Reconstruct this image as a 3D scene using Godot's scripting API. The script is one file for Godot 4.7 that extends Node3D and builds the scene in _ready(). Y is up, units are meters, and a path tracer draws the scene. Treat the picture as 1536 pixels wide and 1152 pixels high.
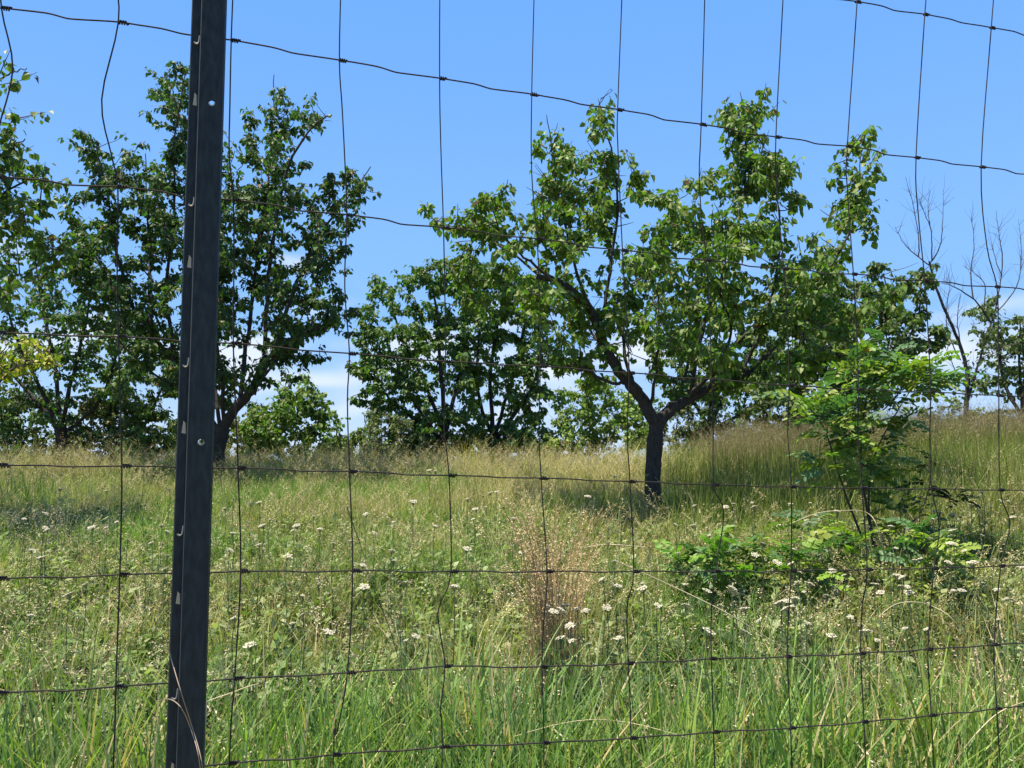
extends Node3D
# A weedy old orchard on a rise, seen through a woven wire fence and its steel post.

const FOCAL := 1154.0          # focal length of the 1536 x 1152 photograph, in its pixels
const TILT := 0.1029           # the camera looks up a little
const EYE := Vector3(0, 1.35, 0)
const FENCE_N := Vector3(0.2729, 0, 0.9620)   # the fence stands in a vertical plane with this normal

var rng := RandomNumberGenerator.new()
var lumps := FastNoiseLite.new()
var patches := FastNoiseLite.new()
var taken := {}
var M := {}
var leaf_meshes := []

# ------------------------------------------------------------------ mesh helpers
class MB:
	var v := PackedVector3Array()
	var n := PackedVector3Array()
	var c := PackedColorArray()
	var idx := PackedInt32Array()
	var tint := Color.WHITE
	func vert(p: Vector3, q: Vector3) -> int:
		v.append(p); n.append(q); c.append(tint)
		return v.size() - 1
	func tri(a: Vector3, b: Vector3, d: Vector3) -> void:
		var q := (d - a).cross(b - a).normalized()
		var k := v.size()
		for p in [a, b, d]:
			v.append(p); n.append(q); c.append(tint)
		idx.append(k); idx.append(k + 1); idx.append(k + 2)
	func quad(a: Vector3, b: Vector3, d: Vector3, e: Vector3) -> void:
		tri(a, b, d); tri(a, d, e)
	func tube(pts: PackedVector3Array, radii: PackedFloat32Array, sides := 6) -> void:
		var up := Vector3.UP
		var t0 := (pts[1] - pts[0]).normalized()
		if absf(t0.dot(up)) > 0.9: up = Vector3.RIGHT
		var u := t0.cross(up).normalized()
		var first := v.size()
		for k in pts.size():
			var t := (pts[mini(k + 1, pts.size() - 1)] - pts[maxi(k - 1, 0)]).normalized()
			u = (u - t * u.dot(t)).normalized()
			var w := t.cross(u)
			for i in sides:
				var a := TAU * i / sides
				var d := u * cos(a) + w * sin(a)
				vert(pts[k] + d * radii[k], d)
		for k in pts.size() - 1:
			for i in sides:
				var a := first + k * sides + i
				var b := first + k * sides + (i + 1) % sides
				idx.append_array([a, a + sides, b, b, a + sides, b + sides])
		for e in 2:
			var k := 0 if e == 0 else pts.size() - 1
			var t := (pts[0] - pts[1]) if e == 0 else (pts[k] - pts[k - 1])
			var m := vert(pts[k], t.normalized())
			for i in sides:
				var a := first + k * sides + i
				var b := first + k * sides + (i + 1) % sides
				if e == 0: idx.append_array([m, a, b])
				else: idx.append_array([m, b, a])
	func mesh(mat: Material) -> ArrayMesh:
		var arr := []
		arr.resize(Mesh.ARRAY_MAX)
		arr[Mesh.ARRAY_VERTEX] = v; arr[Mesh.ARRAY_NORMAL] = n; arr[Mesh.ARRAY_COLOR] = c; arr[Mesh.ARRAY_INDEX] = idx
		var m := ArrayMesh.new()
		m.add_surface_from_arrays(Mesh.PRIMITIVE_TRIANGLES, arr)
		m.surface_set_material(0, mat)
		return m

func numbered(called: String) -> String:
	if not taken.has(called):
		taken[called] = 0
		return called
	taken[called] += 1
	return "%s_%03d" % [called, taken[called]]

func tag(o: Node3D, label: String, category := "", group := "", kind := "") -> Node3D:
	if label: o.set_meta("label", label)
	if category: o.set_meta("category", category)
	if group: o.set_meta("group", group)
	if kind: o.set_meta("kind", kind)
	return o

func thing(called: String, at_: Vector3) -> Node3D:
	var o := Node3D.new()
	o.name = numbered(called)
	o.position = at_
	add_child(o, true)
	return o

func part(called: String, mesh: Mesh, parent: Node, at_ := Vector3.ZERO) -> MeshInstance3D:
	var o := MeshInstance3D.new()
	o.name = numbered(called) if parent == self else called
	o.mesh = mesh
	o.position = at_
	parent.add_child(o, true)
	return o

func scatter(called: String, mesh: Mesh, places: Array, tints: PackedColorArray, parent: Node) -> MultiMeshInstance3D:
	var mm := MultiMesh.new()
	mm.transform_format = MultiMesh.TRANSFORM_3D
	mm.use_colors = true
	mm.mesh = mesh
	mm.instance_count = places.size()
	for i in places.size():
		mm.set_instance_transform(i, places[i])
		mm.set_instance_color(i, tints[i])
	var o := MultiMeshInstance3D.new()
	o.name = numbered(called) if parent == self else called
	o.multimesh = mm
	parent.add_child(o, true)
	o.set_meta("kind", "stuff")
	return o

func smooth(pts: PackedVector3Array, n := 4) -> PackedVector3Array:
	var out := PackedVector3Array()
	for i in pts.size() - 1:
		var a := pts[maxi(i - 1, 0)]
		var d := pts[mini(i + 2, pts.size() - 1)]
		for k in n:
			out.append(pts[i].cubic_interpolate(pts[i + 1], a, d, float(k) / n))
	out.append(pts[pts.size() - 1])
	return out

func taper(n: int, a: float, b: float) -> PackedFloat32Array:
	var out := PackedFloat32Array()
	for i in n: out.append(lerpf(a, b, float(i) / (n - 1)))
	return out

func r(a: float, b: float) -> float:
	return rng.randf_range(a, b)

# ------------------------------------------------------------------ measuring from the photograph
func ray(px: float, py: float) -> Vector3:
	var a := (px - 768.0) / FOCAL
	var b := (576.0 - py) / FOCAL
	return Vector3(a, b * cos(TILT) + sin(TILT), b * sin(TILT) - cos(TILT))

func at(px: float, py: float, depth: float) -> Vector3:
	var d := ray(px, py)
	return EYE + d * (depth / -d.z)

func seen(p: Vector3) -> Vector2:
	var q := p - EYE
	var fwd := q.y * sin(TILT) - q.z * cos(TILT)
	var up := q.y * cos(TILT) + q.z * sin(TILT)
	return Vector2(768.0 + FOCAL * q.x / fwd, 576.0 - FOCAL * up / fwd)

func on_fence(px: float, py: float, forward := 0.0) -> Vector3:
	var d := ray(px, py)
	var p0 := at(350, 700, 1.11)
	return EYE + d * ((p0 - EYE).dot(FENCE_N) / d.dot(FENCE_N)) + FENCE_N * forward

var profile := [[-60.0, -3.0], [-5.0, -0.35], [0.0, 0.0], [1.2, 0.13], [2.5, 0.34], [4.0, 0.56], [6.5, 0.85], [9.0, 1.03], [11.0, 1.04], [14.0, 0.74], [20.0, -0.6], [40.0, -4.5], [120.0, -16.0], [900.0, -60.0]]

func ground_y(x: float, z: float) -> float:
	var d := -z
	var y := -3.0
	for i in profile.size() - 1:
		if d >= profile[i][0] and d <= profile[i + 1][0]:
			var t: float = (d - profile[i][0]) / (profile[i + 1][0] - profile[i][0])
			var a: Array = profile[maxi(i - 1, 0)]
			var b: Array = profile[mini(i + 2, profile.size() - 1)]
			y = lerpf(profile[i][1], profile[i + 1][1], t) if d > 14.0 or d < 0.0 else cubic_interpolate(profile[i][1], profile[i + 1][1], a[1], b[1], t)
			break
	y += 0.26 * smoothstep(1.2, 5.0, x) * smoothstep(3.0, 8.0, d) * (1.0 - smoothstep(12.0, 18.0, d))
	y += lumps.get_noise_2d(x * 9.0, z * 9.0) * 0.05 * smoothstep(0.5, 3.0, d)
	return y

func stand(px: float, py: float, tall: float) -> Vector3:
	# the spot on the ground where something of that height shows its top at that pixel
	var lo := 1.2
	var hi := 14.0
	for i in 40:
		var mid := (lo + hi) / 2.0
		var p := at(px, py, mid)
		if p.y - ground_y(p.x, p.z) > tall: lo = mid
		else: hi = mid
	var p := at(px, py, lo)
	return Vector3(p.x, ground_y(p.x, p.z), p.z)

# ------------------------------------------------------------------ materials
func noise_tex(freq: float, a: Color, b: Color, kind := FastNoiseLite.TYPE_SIMPLEX_SMOOTH, octaves := 4, size := 256) -> NoiseTexture2D:
	var f := FastNoiseLite.new()
	f.noise_type = kind
	f.seed = 7
	f.frequency = freq
	f.fractal_octaves = octaves
	var t := NoiseTexture2D.new()
	t.width = size; t.height = size
	t.seamless = true
	t.noise = f
	var g := Gradient.new()
	g.set_color(0, a); g.set_color(1, b)
	t.color_ramp = g
	return t

func lin(a: float, b: float, c: float) -> Color:
	return Color(a, b, c).linear_to_srgb()

func leafy(back: Color, rough: float, spec := 0.5) -> StandardMaterial3D:
	var m := StandardMaterial3D.new()
	m.vertex_color_use_as_albedo = true
	m.albedo_color = Color.WHITE
	m.roughness = rough
	m.metallic_specular = spec
	m.cull_mode = BaseMaterial3D.CULL_DISABLED
	m.backlight_enabled = true
	m.backlight = back
	return m

func make_materials() -> void:
	M.leaf = leafy(lin(0.62, 0.9, 0.22), 0.52, 0.4)
	M.grass = leafy(lin(0.75, 0.85, 0.35), 0.5, 0.4)
	M.dry = leafy(lin(0.5, 0.45, 0.3), 0.7, 0.3)
	M.petal = leafy(lin(0.6, 0.6, 0.55), 0.8, 0.3)
	var b := StandardMaterial3D.new()
	b.albedo_texture = noise_tex(0.02, lin(0.014, 0.011, 0.010), lin(0.062, 0.052, 0.046), FastNoiseLite.TYPE_SIMPLEX_SMOOTH, 5)
	b.uv1_triplanar = true
	b.uv1_scale = Vector3(7, 2.2, 7)
	b.roughness = 0.9
	b.heightmap_enabled = true
	b.heightmap_texture = noise_tex(0.03, Color.BLACK, Color.WHITE, FastNoiseLite.TYPE_CELLULAR, 3)
	b.heightmap_scale = 1.2
	M.bark = b
	var tw := StandardMaterial3D.new()
	tw.albedo_color = lin(0.035, 0.028, 0.022)
	tw.roughness = 0.85
	M.twig = tw
	var gs := StandardMaterial3D.new()
	gs.albedo_color = lin(0.07, 0.10, 0.035)
	gs.roughness = 0.7
	M.green_stem = gs
	var gr := StandardMaterial3D.new()
	gr.albedo_texture = noise_tex(0.03, lin(0.12, 0.125, 0.05), lin(0.28, 0.24, 0.13), FastNoiseLite.TYPE_SIMPLEX_SMOOTH, 5, 512)
	gr.uv1_triplanar = true
	gr.uv1_world_triplanar = true
	gr.uv1_scale = Vector3(0.9, 0.9, 0.9)
	gr.roughness = 1.0
	gr.metallic_specular = 0.2
	M.ground = gr
	var w := StandardMaterial3D.new()
	w.albedo_texture = noise_tex(0.02, lin(0.016, 0.014, 0.014), lin(0.055, 0.05, 0.05))
	w.uv1_triplanar = true
	w.uv1_scale = Vector3(12, 12, 12)
	w.metallic_specular = 0.2
	w.roughness = 0.75
	M.wire = w
	var p := StandardMaterial3D.new()
	p.albedo_texture = noise_tex(0.02, lin(0.009, 0.0145, 0.019), lin(0.023, 0.034, 0.041), FastNoiseLite.TYPE_SIMPLEX_SMOOTH, 5, 512)
	p.uv1_triplanar = true
	p.uv1_scale = Vector3(9, 2.6, 9)
	p.roughness = 0.6
	p.metallic = 0.0
	p.metallic_specular = 0.3
	p.heightmap_enabled = true
	p.heightmap_texture = noise_tex(0.08, Color.BLACK, Color.WHITE)
	p.heightmap_scale = 0.08
	M.post = p
	var z := StandardMaterial3D.new()
	z.albedo_color = lin(0.26, 0.26, 0.26)
	z.metallic = 0.2
	z.roughness = 0.5
	M.zinc = z

# ------------------------------------------------------------------ sky
func sky_image() -> Image:
	var w := 1024
	var h := 512
	var im := Image.create(w, h, false, Image.FORMAT_RGBAF)
	var f := FastNoiseLite.new()
	f.seed = 11; f.frequency = 1.0; f.fractal_octaves = 5
	for j in h:
		var e := (0.5 - (j + 0.5) / h) * PI
		var s := sin(e)
		var c := SKY_LOW.lerp(SKY_MID, smoothstep(0.0, 0.2, s))
		c = c.lerp(SKY_HIGH, smoothstep(0.12, 0.56, s))
		c = c.lerp(SKY_TOP, smoothstep(0.5, 1.0, s))
		for i in w:
			var k := c
			if e > -0.02 and e < 0.6:
				var a := ((i + 0.5) / w - 0.5) * TAU
				var d := Vector3(sin(a) * cos(e) * 5.0, e * 17.0, cos(a) * cos(e) * 5.0)
				var v := f.get_noise_3dv(d) * 0.5 + 0.5
				var bank := exp(-pow((e - 0.115) / 0.075, 2.0)) * (0.45 + 0.55 * exp(-pow((a - 0.56) / 0.16, 2.0)) + 0.3 * exp(-pow((a + 0.56) / 0.2, 2.0)))
				bank = maxf(bank, 0.62 * exp(-pow((e - 0.33) / 0.03, 2.0) - pow((a + 0.545) / 0.07, 2.0)))
				bank = maxf(bank, 0.36 * exp(-pow((e - 0.31) / 0.035, 2.0) - pow((a + 0.14) / 0.05, 2.0)))
				var low := 0.45 * (1.0 - smoothstep(0.0, 0.09, e))
				var cover := smoothstep(0.62 + 0.3 * smoothstep(0.25, 0.4, e), 1.02 + 0.3 * smoothstep(0.25, 0.4, e), v + bank * 0.63) 
				k = c.lerp(Color(0.35, 0.39, 0.45), clampf(maxf(cover, low), 0.0, 0.95))
			im.set_pixel(i, j, k)
	return im

const SKY_LOW := Color(0.222, 0.313, 0.444)
const SKY_MID := Color(0.121, 0.242, 0.451)
const SKY_HIGH := Color(0.075, 0.186, 0.444)
const SKY_TOP := Color(0.042, 0.114, 0.340)

# ------------------------------------------------------------------ foliage shapes
func leaf_mesh(wide: float, fold: float, droop: float, mat: Material) -> ArrayMesh:
	# length 1 along +z from the petiole, face up +y
	var mb := MB.new()
	var ts := [0.0, 0.14, 0.42, 0.74, 1.0]
	var ws := [0.02, 0.02, 0.5 * wide, 0.36 * wide, 0.0]
	for s in [-1.0, 1.0]:
		for i in 4:
			var pts := []
			for k in [i, i + 1]:
				var mid := Vector3(0, -droop * ts[k] * ts[k], ts[k])
				pts.append(mid)
				pts.append(mid + Vector3(s * ws[k] * cos(fold), ws[k] * sin(fold), 0.04 if k == 2 else 0.0))
			if i == 3: mb.tri(pts[0], pts[1], pts[2])
			else: mb.quad(pts[0], pts[1], pts[3], pts[2])
	return mb.mesh(mat)

func pinnate_mesh(pairs: int, mat: Material) -> ArrayMesh:
	# a locust leaf: oval leaflets in pairs along a curved stalk, length 1 along +z
	var mb := MB.new()
	var at_t := func(t: float) -> Vector3: return Vector3(0, 0.22 * sin(t * 2.2) - 0.25 * t * t, t)
	var line := PackedVector3Array()
	for k in 7: line.append(at_t.call(k / 6.0))
	mb.tint = Color(0.9, 0.9, 0.7)
	mb.tube(line, taper(7, 0.007, 0.003), 4)
	for k in pairs * 2 + 1:
		var t := 1.0 if k == pairs * 2 else 0.2 + 0.76 * floorf(k / 2.0) / pairs
		var s := 0.0 if k == pairs * 2 else (1.0 if k % 2 == 0 else -1.0)
		var o: Vector3 = at_t.call(t)
		var out := (Vector3(s * 0.95, r(-0.25, 0.2), 0.32) if s != 0.0 else Vector3(0, -0.2, 1)).normalized()
		var side := out.cross(Vector3.UP).normalized()
		var up := side.cross(out).normalized()
		side = (side + up * r(-0.35, 0.35)).normalized()
		var L := r(0.2, 0.25) * (1.0 - 0.25 * absf(t - 0.55))
		var W := L * r(0.31, 0.38)
		mb.tint = Color.WHITE * r(0.85, 1.15)
		var rim := []
		for q in 8:
			var a := TAU * q / 8.0
			rim.append(o + out * (0.02 + L * (0.5 - 0.5 * cos(a))) + side * W * sin(a) + up * (absf(sin(a)) * 0.02 - 0.03 * pow(0.5 - 0.5 * cos(a), 2.0)))
		for q in range(1, 7): mb.tri(rim[0], rim[q], rim[q + 1])
	return mb.mesh(mat)

func blade(mb: MB, base: Vector3, az: float, h: float, w: float, lean: float, curl: float, segs := 4) -> void:
	var d := Vector3(cos(az), 0, sin(az))
	var sa := az + PI / 2 + r(-0.7, 0.7)
	var side := Vector3(cos(sa), 0, sin(sa))
	var pa := Vector3.ZERO
	var pb := Vector3.ZERO
	for k in segs + 1:
		var t := float(k) / segs
		var p := base + d * h * (lean * t + curl * t * t) + Vector3.UP * h * (t - 0.45 * curl * t * t)
		var hw := w * 0.5 * (1.0 - pow(t, 1.8))
		var a := p - side * hw
		var b := p + side * hw
		if k == segs: mb.tri(pa, pb, p)
		elif k > 0: mb.quad(pa, pb, b, a)
		pa = a; pb = b

func blade_clump(n: int, h: float, w: float, spread: float, lean: float, curl: float, mat: Material, segs := 4) -> ArrayMesh:
	var mb := MB.new()
	for i in n:
		mb.tint = Color(r(0.8, 1.25), r(0.85, 1.15), r(0.8, 1.2))
		if rng.randf() < 0.16: mb.tint = Color(2.4, 1.65, 2.3)
		var a := r(0, TAU)
		var b := Vector3(cos(a), 0, sin(a)) * spread * sqrt(rng.randf())
		blade(mb, b, r(0, TAU), h * r(0.55, 1.1), w * r(0.6, 1.2), r(0.0, lean), curl * r(0.1, 1.3), segs)
	return mb.mesh(mat)

func seed_clump(n: int, h: float, head: float, spread: float, stem_c: Color, head_c: Color, loose: float, mat: Material, most_lean := 0.3) -> ArrayMesh:
	# thin stems that end in a nodding panicle
	var mb := MB.new()
	for i in n:
		var a := r(0, TAU)
		var base := Vector3(cos(a), 0, sin(a)) * spread * sqrt(rng.randf())
		var d := Vector3(cos(a + r(-1, 1)), 0, sin(a + r(-1, 1)))
		var hh := h * r(0.7, 1.1)
		var lean := r(0.05 if most_lean > 0.2 else 0.0, most_lean)
		var pts := PackedVector3Array()
		for k in 6:
			var t := k / 5.0
			pts.append(base + d * hh * (lean * t * t + 0.12 * pow(t, 5.0)) + Vector3.UP * hh * (t - 0.1 * pow(t, 4.0)))
		mb.tint = stem_c * r(0.8, 1.2)
		mb.tube(pts, taper(6, 0.0013, 0.0006), 3)
		for k in 22:
			var t := 1.0 - head * rng.randf() / hh
			var s := t * 5.0
			var q := mini(int(s), 4)
			var p := pts[q].lerp(pts[q + 1], s - q)
			var out := Vector3(r(-1, 1), r(-0.3, 0.8), r(-1, 1)).normalized()
			var L := loose * r(0.5, 1.2) * (0.4 + (1.0 - t) * hh / head)
			var o := p + out * L
			mb.tint = head_c * r(0.7, 1.3)
			var sd := out.cross(Vector3(r(-1, 1), r(-1, 1), r(-1, 1))).normalized() * 0.0017
			var hang := (out + Vector3.DOWN * 0.4).normalized() * 0.011
			mb.quad(o - sd * 0.3, o + hang * 0.5 - sd, o + hang, o + hang * 0.5 + sd)
	return mb.mesh(mat)

func weed_clump(n: int, h: float, mat: Material) -> ArrayMesh:
	# low herbs: short stems with small oval leaves
	var mb := MB.new()
	for i in n:
		var a := r(0, TAU)
		var base := Vector3(cos(a), 0, sin(a)) * 0.09 * sqrt(rng.randf())
		var top := base + Vector3(r(-0.05, 0.05), h * r(0.5, 1.1), r(-0.05, 0.05))
		mb.tint = Color(0.9, 0.9, 0.8)
		mb.tube(PackedVector3Array([base, top]), taper(2, 0.0014, 0.0008), 3)
		for k in 9:
			var p := base.lerp(top, r(0.25, 1.0))
			var d := Vector3(r(-1, 1), r(-0.2, 0.6), r(-1, 1)).normalized()
			var sd := d.cross(Vector3(r(-0.4, 0.4), 1, r(-0.4, 0.4))).normalized()
			var L := r(0.02, 0.045)
			mb.tint = Color(r(0.8, 1.3), r(0.85, 1.2), r(0.8, 1.2))
			mb.quad(p, p + d * L * 0.5 - sd * L * 0.26, p + d * L, p + d * L * 0.5 + sd * L * 0.26)
	return mb.mesh(mat)

# ------------------------------------------------------------------ trees
func tree(called: String, label: String, category: String, group: String, foot: Vector2, depth: float, limbs: Array, crown: Array, o := {}) -> Node3D:
	# limbs: [depth offset at start, at end, radius at start, at end (in pixels of the photograph), then x, y pairs]; crown: outline as x, y pairs
	var root := thing(called, at(foot.x, foot.y, depth))
	root.position.y = minf(root.position.y, ground_y(root.position.x, root.position.z) - 0.02)
	tag(root, label, category, group)
	var px := depth / FOCAL
	var poly := PackedVector2Array()
	for i in range(0, crown.size(), 2):
		var p := at(crown[i], crown[i + 1] + (10.0 if crown[i + 1] < 250 else 0.0), depth) - root.position
		poly.append(Vector2(p.x, p.y))
	var arms := []
	for k in limbs.size():
		var l: Array = limbs[k]
		var pts := PackedVector3Array()
		var n := (l.size() - 4) / 2
		for i in n:
			var t := float(i) / (n - 1)
			pts.append(at(l[4 + i * 2], l[5 + i * 2], depth + lerpf(l[0], l[1], t)) - root.position)
		if k == 0: pts[0] = Vector3(0, -0.05, 0)
		pts = smooth(pts, 5)
		for i in range(1, pts.size() - 1):
			pts[i] += Vector3(r(-1, 1), r(-1, 1), r(-1, 1)) * 0.012 * (0.3 if k == 0 else float(o.get("wiggle", 1.0)))
		var thin: float = 1.0 if k == 0 else (o.get("limb", 0.62) if k > int(o.get("main", 0)) else 0.95)
		var rad := taper(pts.size(), l[2] * px * thin, l[3] * px * thin * (0.6 if thin < 0.8 else 1.0))
		if k == 0:
			rad[0] *= 1.3
		for i in range(1, pts.size()): rad[i] *= r(0.93, 1.08)
		var mb := MB.new()
		mb.tube(pts, rad, 10 if k == 0 else 7)
		part("trunk" if k == 0 else "limb", mb.mesh(M.bark), root)
		if k > 0: arms.append([pts, rad])
	# shoots: grow from the limbs, up and outward in all directions, and stay inside the crown
	var shoots := []
	for a in arms: shoots.append([a[0], 0.3])
	var tw := MB.new()
	var per: float = o.get("shoot_gap", 0.16)
	var want: int = o.get("leaves", 6000)
	var lo := Vector2(1e9, 1e9)
	var hi := -lo
	for p in poly:
		lo = lo.min(p); hi = hi.max(p)
	var half := (hi.x - lo.x) / 2.0
	var thick := minf(0.95, half * 0.65)
	var joints := PackedVector3Array()
	for a in arms:
		for p in a[0].slice(1): joints.append(p)
	# spots spread through the crown, each reached by a shoot from the nearest wood
	var spots := 0
	var tries_left := 4000
	while spots < want / int(o.get("per_shoot", 55)) and tries_left > 0:
		tries_left -= 1
		var c := Vector2(r(lo.x, hi.x), r(lo.y, hi.y))
		if not Geometry2D.is_point_in_polygon(c, poly): continue
		var round_off := sqrt(maxf(0.0, 1.0 - pow((c.x - (lo.x + half)) / half, 2.0)))
		var goal := Vector3(c.x, c.y, r(-1, 1) * thick * (0.25 + 0.75 * round_off) * (1.0 - 0.7 * smoothstep(0.45, 1.0, (c.y - lo.y) / (hi.y - lo.y))))
		var best := joints[0]
		var near := 1e9
		for p in joints:
			var d2 := p.distance_squared_to(goal) * (1.0 if p.y < goal.y else 2.0)
			if d2 < near:
				near = d2; best = p
		var len := best.distance_to(goal)
		if len < 0.05: continue
		if len > 0.8:
			goal = best.lerp(goal, 0.8 / len); len = 0.8
			if not Geometry2D.is_point_in_polygon(Vector2(goal.x, goal.y), poly): continue
		var half_way := best.lerp(goal, 0.5)
		if not Geometry2D.is_point_in_polygon(Vector2(half_way.x, half_way.y), poly) and len > 0.2: continue
		spots += 1
		var line := PackedVector3Array()
		for i in 5:
			var t := i / 4.0
			line.append(best.lerp(goal, t) + Vector3(0, -0.12 * len * sin(PI * t), 0) + Vector3(r(-1, 1), r(-1, 1), r(-1, 1)) * 0.035 * len * sin(PI * t))
		tw.tube(line, taper(5, 0.004 + 0.004 * len, 0.0018), 4)
		for i in range(2, 5): joints.append(line[i])
		shoots.append([line, 0.12])
	var up: float = o.get("up", 0.9)
	for gen in 1:
		var from := shoots.duplicate()
		for sh in from:
			var pts: PackedVector3Array = sh[0]
			var length := 0.0
			for i in pts.size() - 1: length += pts[i].distance_to(pts[i + 1])
			for k in int(length / per):
				var s := r(sh[1], 0.98) * (pts.size() - 1)
				var q := mini(int(s), pts.size() - 2)
				var b := pts[q].lerp(pts[q + 1], s - q)
				var az := r(0, TAU)
				var dir := Vector3(cos(az), up * r(0.2, 1.6) - 0.15, sin(az)).normalized()
				var len: float = r(0.12, 0.42) * (1.0 if gen == 0 else 0.5) * float(o.get("shoot", 1.0))
				for attempt in 3:
					var tip := b + dir * len
					if o.has("free_twigs") or Geometry2D.is_point_in_polygon(Vector2(tip.x, tip.y), poly): break
					len *= 0.55
					if attempt == 2: len = 0.0
				if len < 0.05: continue
				var line := PackedVector3Array()
				for i in 4:
					var t := i / 3.0
					line.append(b + dir * len * t + Vector3(r(-1, 1), r(-0.4, 1) + 0.6 * t, r(-1, 1)) * 0.06 * len * t)
				tw.tube(line, taper(4, 0.0055 * float(o.get("twig", 1.0)), 0.0018 * float(o.get("twig", 1.0))), 4)
				shoots.append([line, 0.2])
	if tw.v.size(): tag(part("twigs", tw.mesh(M.twig), root), "", "", "", "stuff")
	# leaves
	var size: float = o.get("size", 0.062)
	var tone: Color = o.get("tone", Color(0.052, 0.098, 0.022)) * float(o.get("lit", 1.9))
	var gap: float = o.get("gap", -0.12)
	var weight := PackedFloat32Array()
	var total := 0.0
	for s in shoots:
		var pts: PackedVector3Array = s[0]
		total += 0.12 + pts[0].distance_to(pts[pts.size() - 1])
		weight.append(total)
	var places := []
	var tints := PackedColorArray()
	var tries := 0
	while places.size() < want and tries < want * 6:
		tries += 1
		var k := weight.bsearch(rng.randf() * total)
		var pts: PackedVector3Array = shoots[mini(k, shoots.size() - 1)][0]
		var s := lerpf(shoots[mini(k, shoots.size() - 1)][1], 1.0, pow(rng.randf(), 0.8)) * (pts.size() - 1)
		var q := mini(int(s), pts.size() - 2)
		var az := r(0, TAU)
		var out := Vector3(cos(az), r(-0.9, 0.35), sin(az)).normalized()
		var p := pts[q].lerp(pts[q + 1], s - q) + out * r(0.005, 0.05)
		if not Geometry2D.is_point_in_polygon(Vector2(p.x, p.y), poly): continue
		var w := p + root.position
		if lumps.get_noise_3dv(w * 42.0) < gap: continue
		var z := (out + Vector3.DOWN * r(0.1, 0.9)).normalized()
		var nrm := (Vector3.UP * 0.7 + Vector3(r(-1, 1), r(-0.5, 0.6), r(-1, 1)) * 0.8).normalized()
		var x := nrm.cross(z).normalized()
		var y := z.cross(x)
		var L := size * r(0.45, 1.2)
		places.append(Transform3D(Basis(x * L * r(0.8, 1.15), y * L * r(0.3, 1.6), z * L), p))
		var v := r(0.72, 1.3) * (1.0 + 0.25 * lumps.get_noise_3dv(w * 16.0))
		var yel := rng.randf()
		tints.append(Color(tone.r * v * (1.0 + 0.5 * yel * yel), tone.g * v, tone.b * v * r(0.7, 1.4)))
		if rng.randf() < 0.006: tints[-1] = Color(0.16, 0.07, 0.03)
	var singles: int = o.get("singles", 0)
	var mesh: ArrayMesh = leaf_meshes[o.get("shape", 0)]
	if singles:
		# the leaves that show largest are parts of their own
		var order := range(places.size())
		order.sort_custom(func(a, b): return (places[a] as Transform3D).origin.z > (places[b] as Transform3D).origin.z)
		var picked := {}
		var stock := []
		for k in 6:
			var f := r(0.75, 1.25)
			var mat: StandardMaterial3D = M.leaf.duplicate()
			mat.albedo_color = Color(tone.r * f * r(1.0, 1.4), tone.g * f, tone.b * f).linear_to_srgb()
			stock.append(mat)
		for k in order:
			if picked.size() >= singles: break
			var sp := seen(places[k].origin + root.position)
			if sp.x < 2 or sp.x > 1534 or sp.y < 2: continue
			picked[k] = true
			var lf := part("leaf", mesh, root)
			lf.transform = places[k]
			lf.material_override = stock[picked.size() % 6]
		var rest := []
		var rest_tints := PackedColorArray()
		for k in places.size():
			if picked.has(k): continue
			rest.append(places[k]); rest_tints.append(tints[k])
		places = rest; tints = rest_tints
	scatter("leaves", mesh, places, tints, root)
	return root

# ------------------------------------------------------------------ the scene
func _ready() -> void:
	rng.seed = 20240611
	lumps.seed = 5; lumps.frequency = 0.1; lumps.fractal_octaves = 3
	patches.seed = 9; patches.frequency = 0.35; patches.fractal_octaves = 3
	var cam := Camera3D.new()
	cam.name = "camera"
	cam.position = EYE
	cam.rotation.x = TILT
	cam.fov = rad_to_deg(2.0 * atan(576.0 / FOCAL))
	cam.near = 0.05
	cam.far = 4000.0
	add_child(cam)
	cam.current = true
	var env := Environment.new()
	env.background_mode = Environment.BG_SKY
	var sky := Sky.new()
	var pano := PanoramaSkyMaterial.new()
	pano.panorama = ImageTexture.create_from_image(sky_image())
	sky.sky_material = pano
	env.sky = sky
	env.tonemap_mode = Environment.TONE_MAPPER_LINEAR
	env.tonemap_exposure = 2.45
	env.sdfgi_enabled = true
	env.ssao_enabled = true
	env.ssil_enabled = true
	var we := WorldEnvironment.new()
	we.name = "world"
	we.environment = env
	add_child(we)
	var sun := DirectionalLight3D.new()
	sun.name = "sun"
	sun.light_energy = 1.6
	sun.light_color = Color(1.0, 0.95, 0.86)
	sun.light_angular_distance = 0.5
	sun.shadow_enabled = true
	add_child(sun)
	sun.look_at_from_position(Vector3.ZERO, -Vector3(-0.30, 0.95, 0.05), Vector3.FORWARD)
	make_materials()
	leaf_meshes = [leaf_mesh(0.66, 0.35, 0.28, M.leaf), leaf_mesh(0.85, 0.3, 0.2, M.leaf), leaf_mesh(0.45, 0.25, 0.15, M.leaf)]
	build_ground()
	build_trees()
	build_locusts()
	build_meadow()
	build_flowers()
	build_fence()
	build_post()
	build_stalks()

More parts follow.
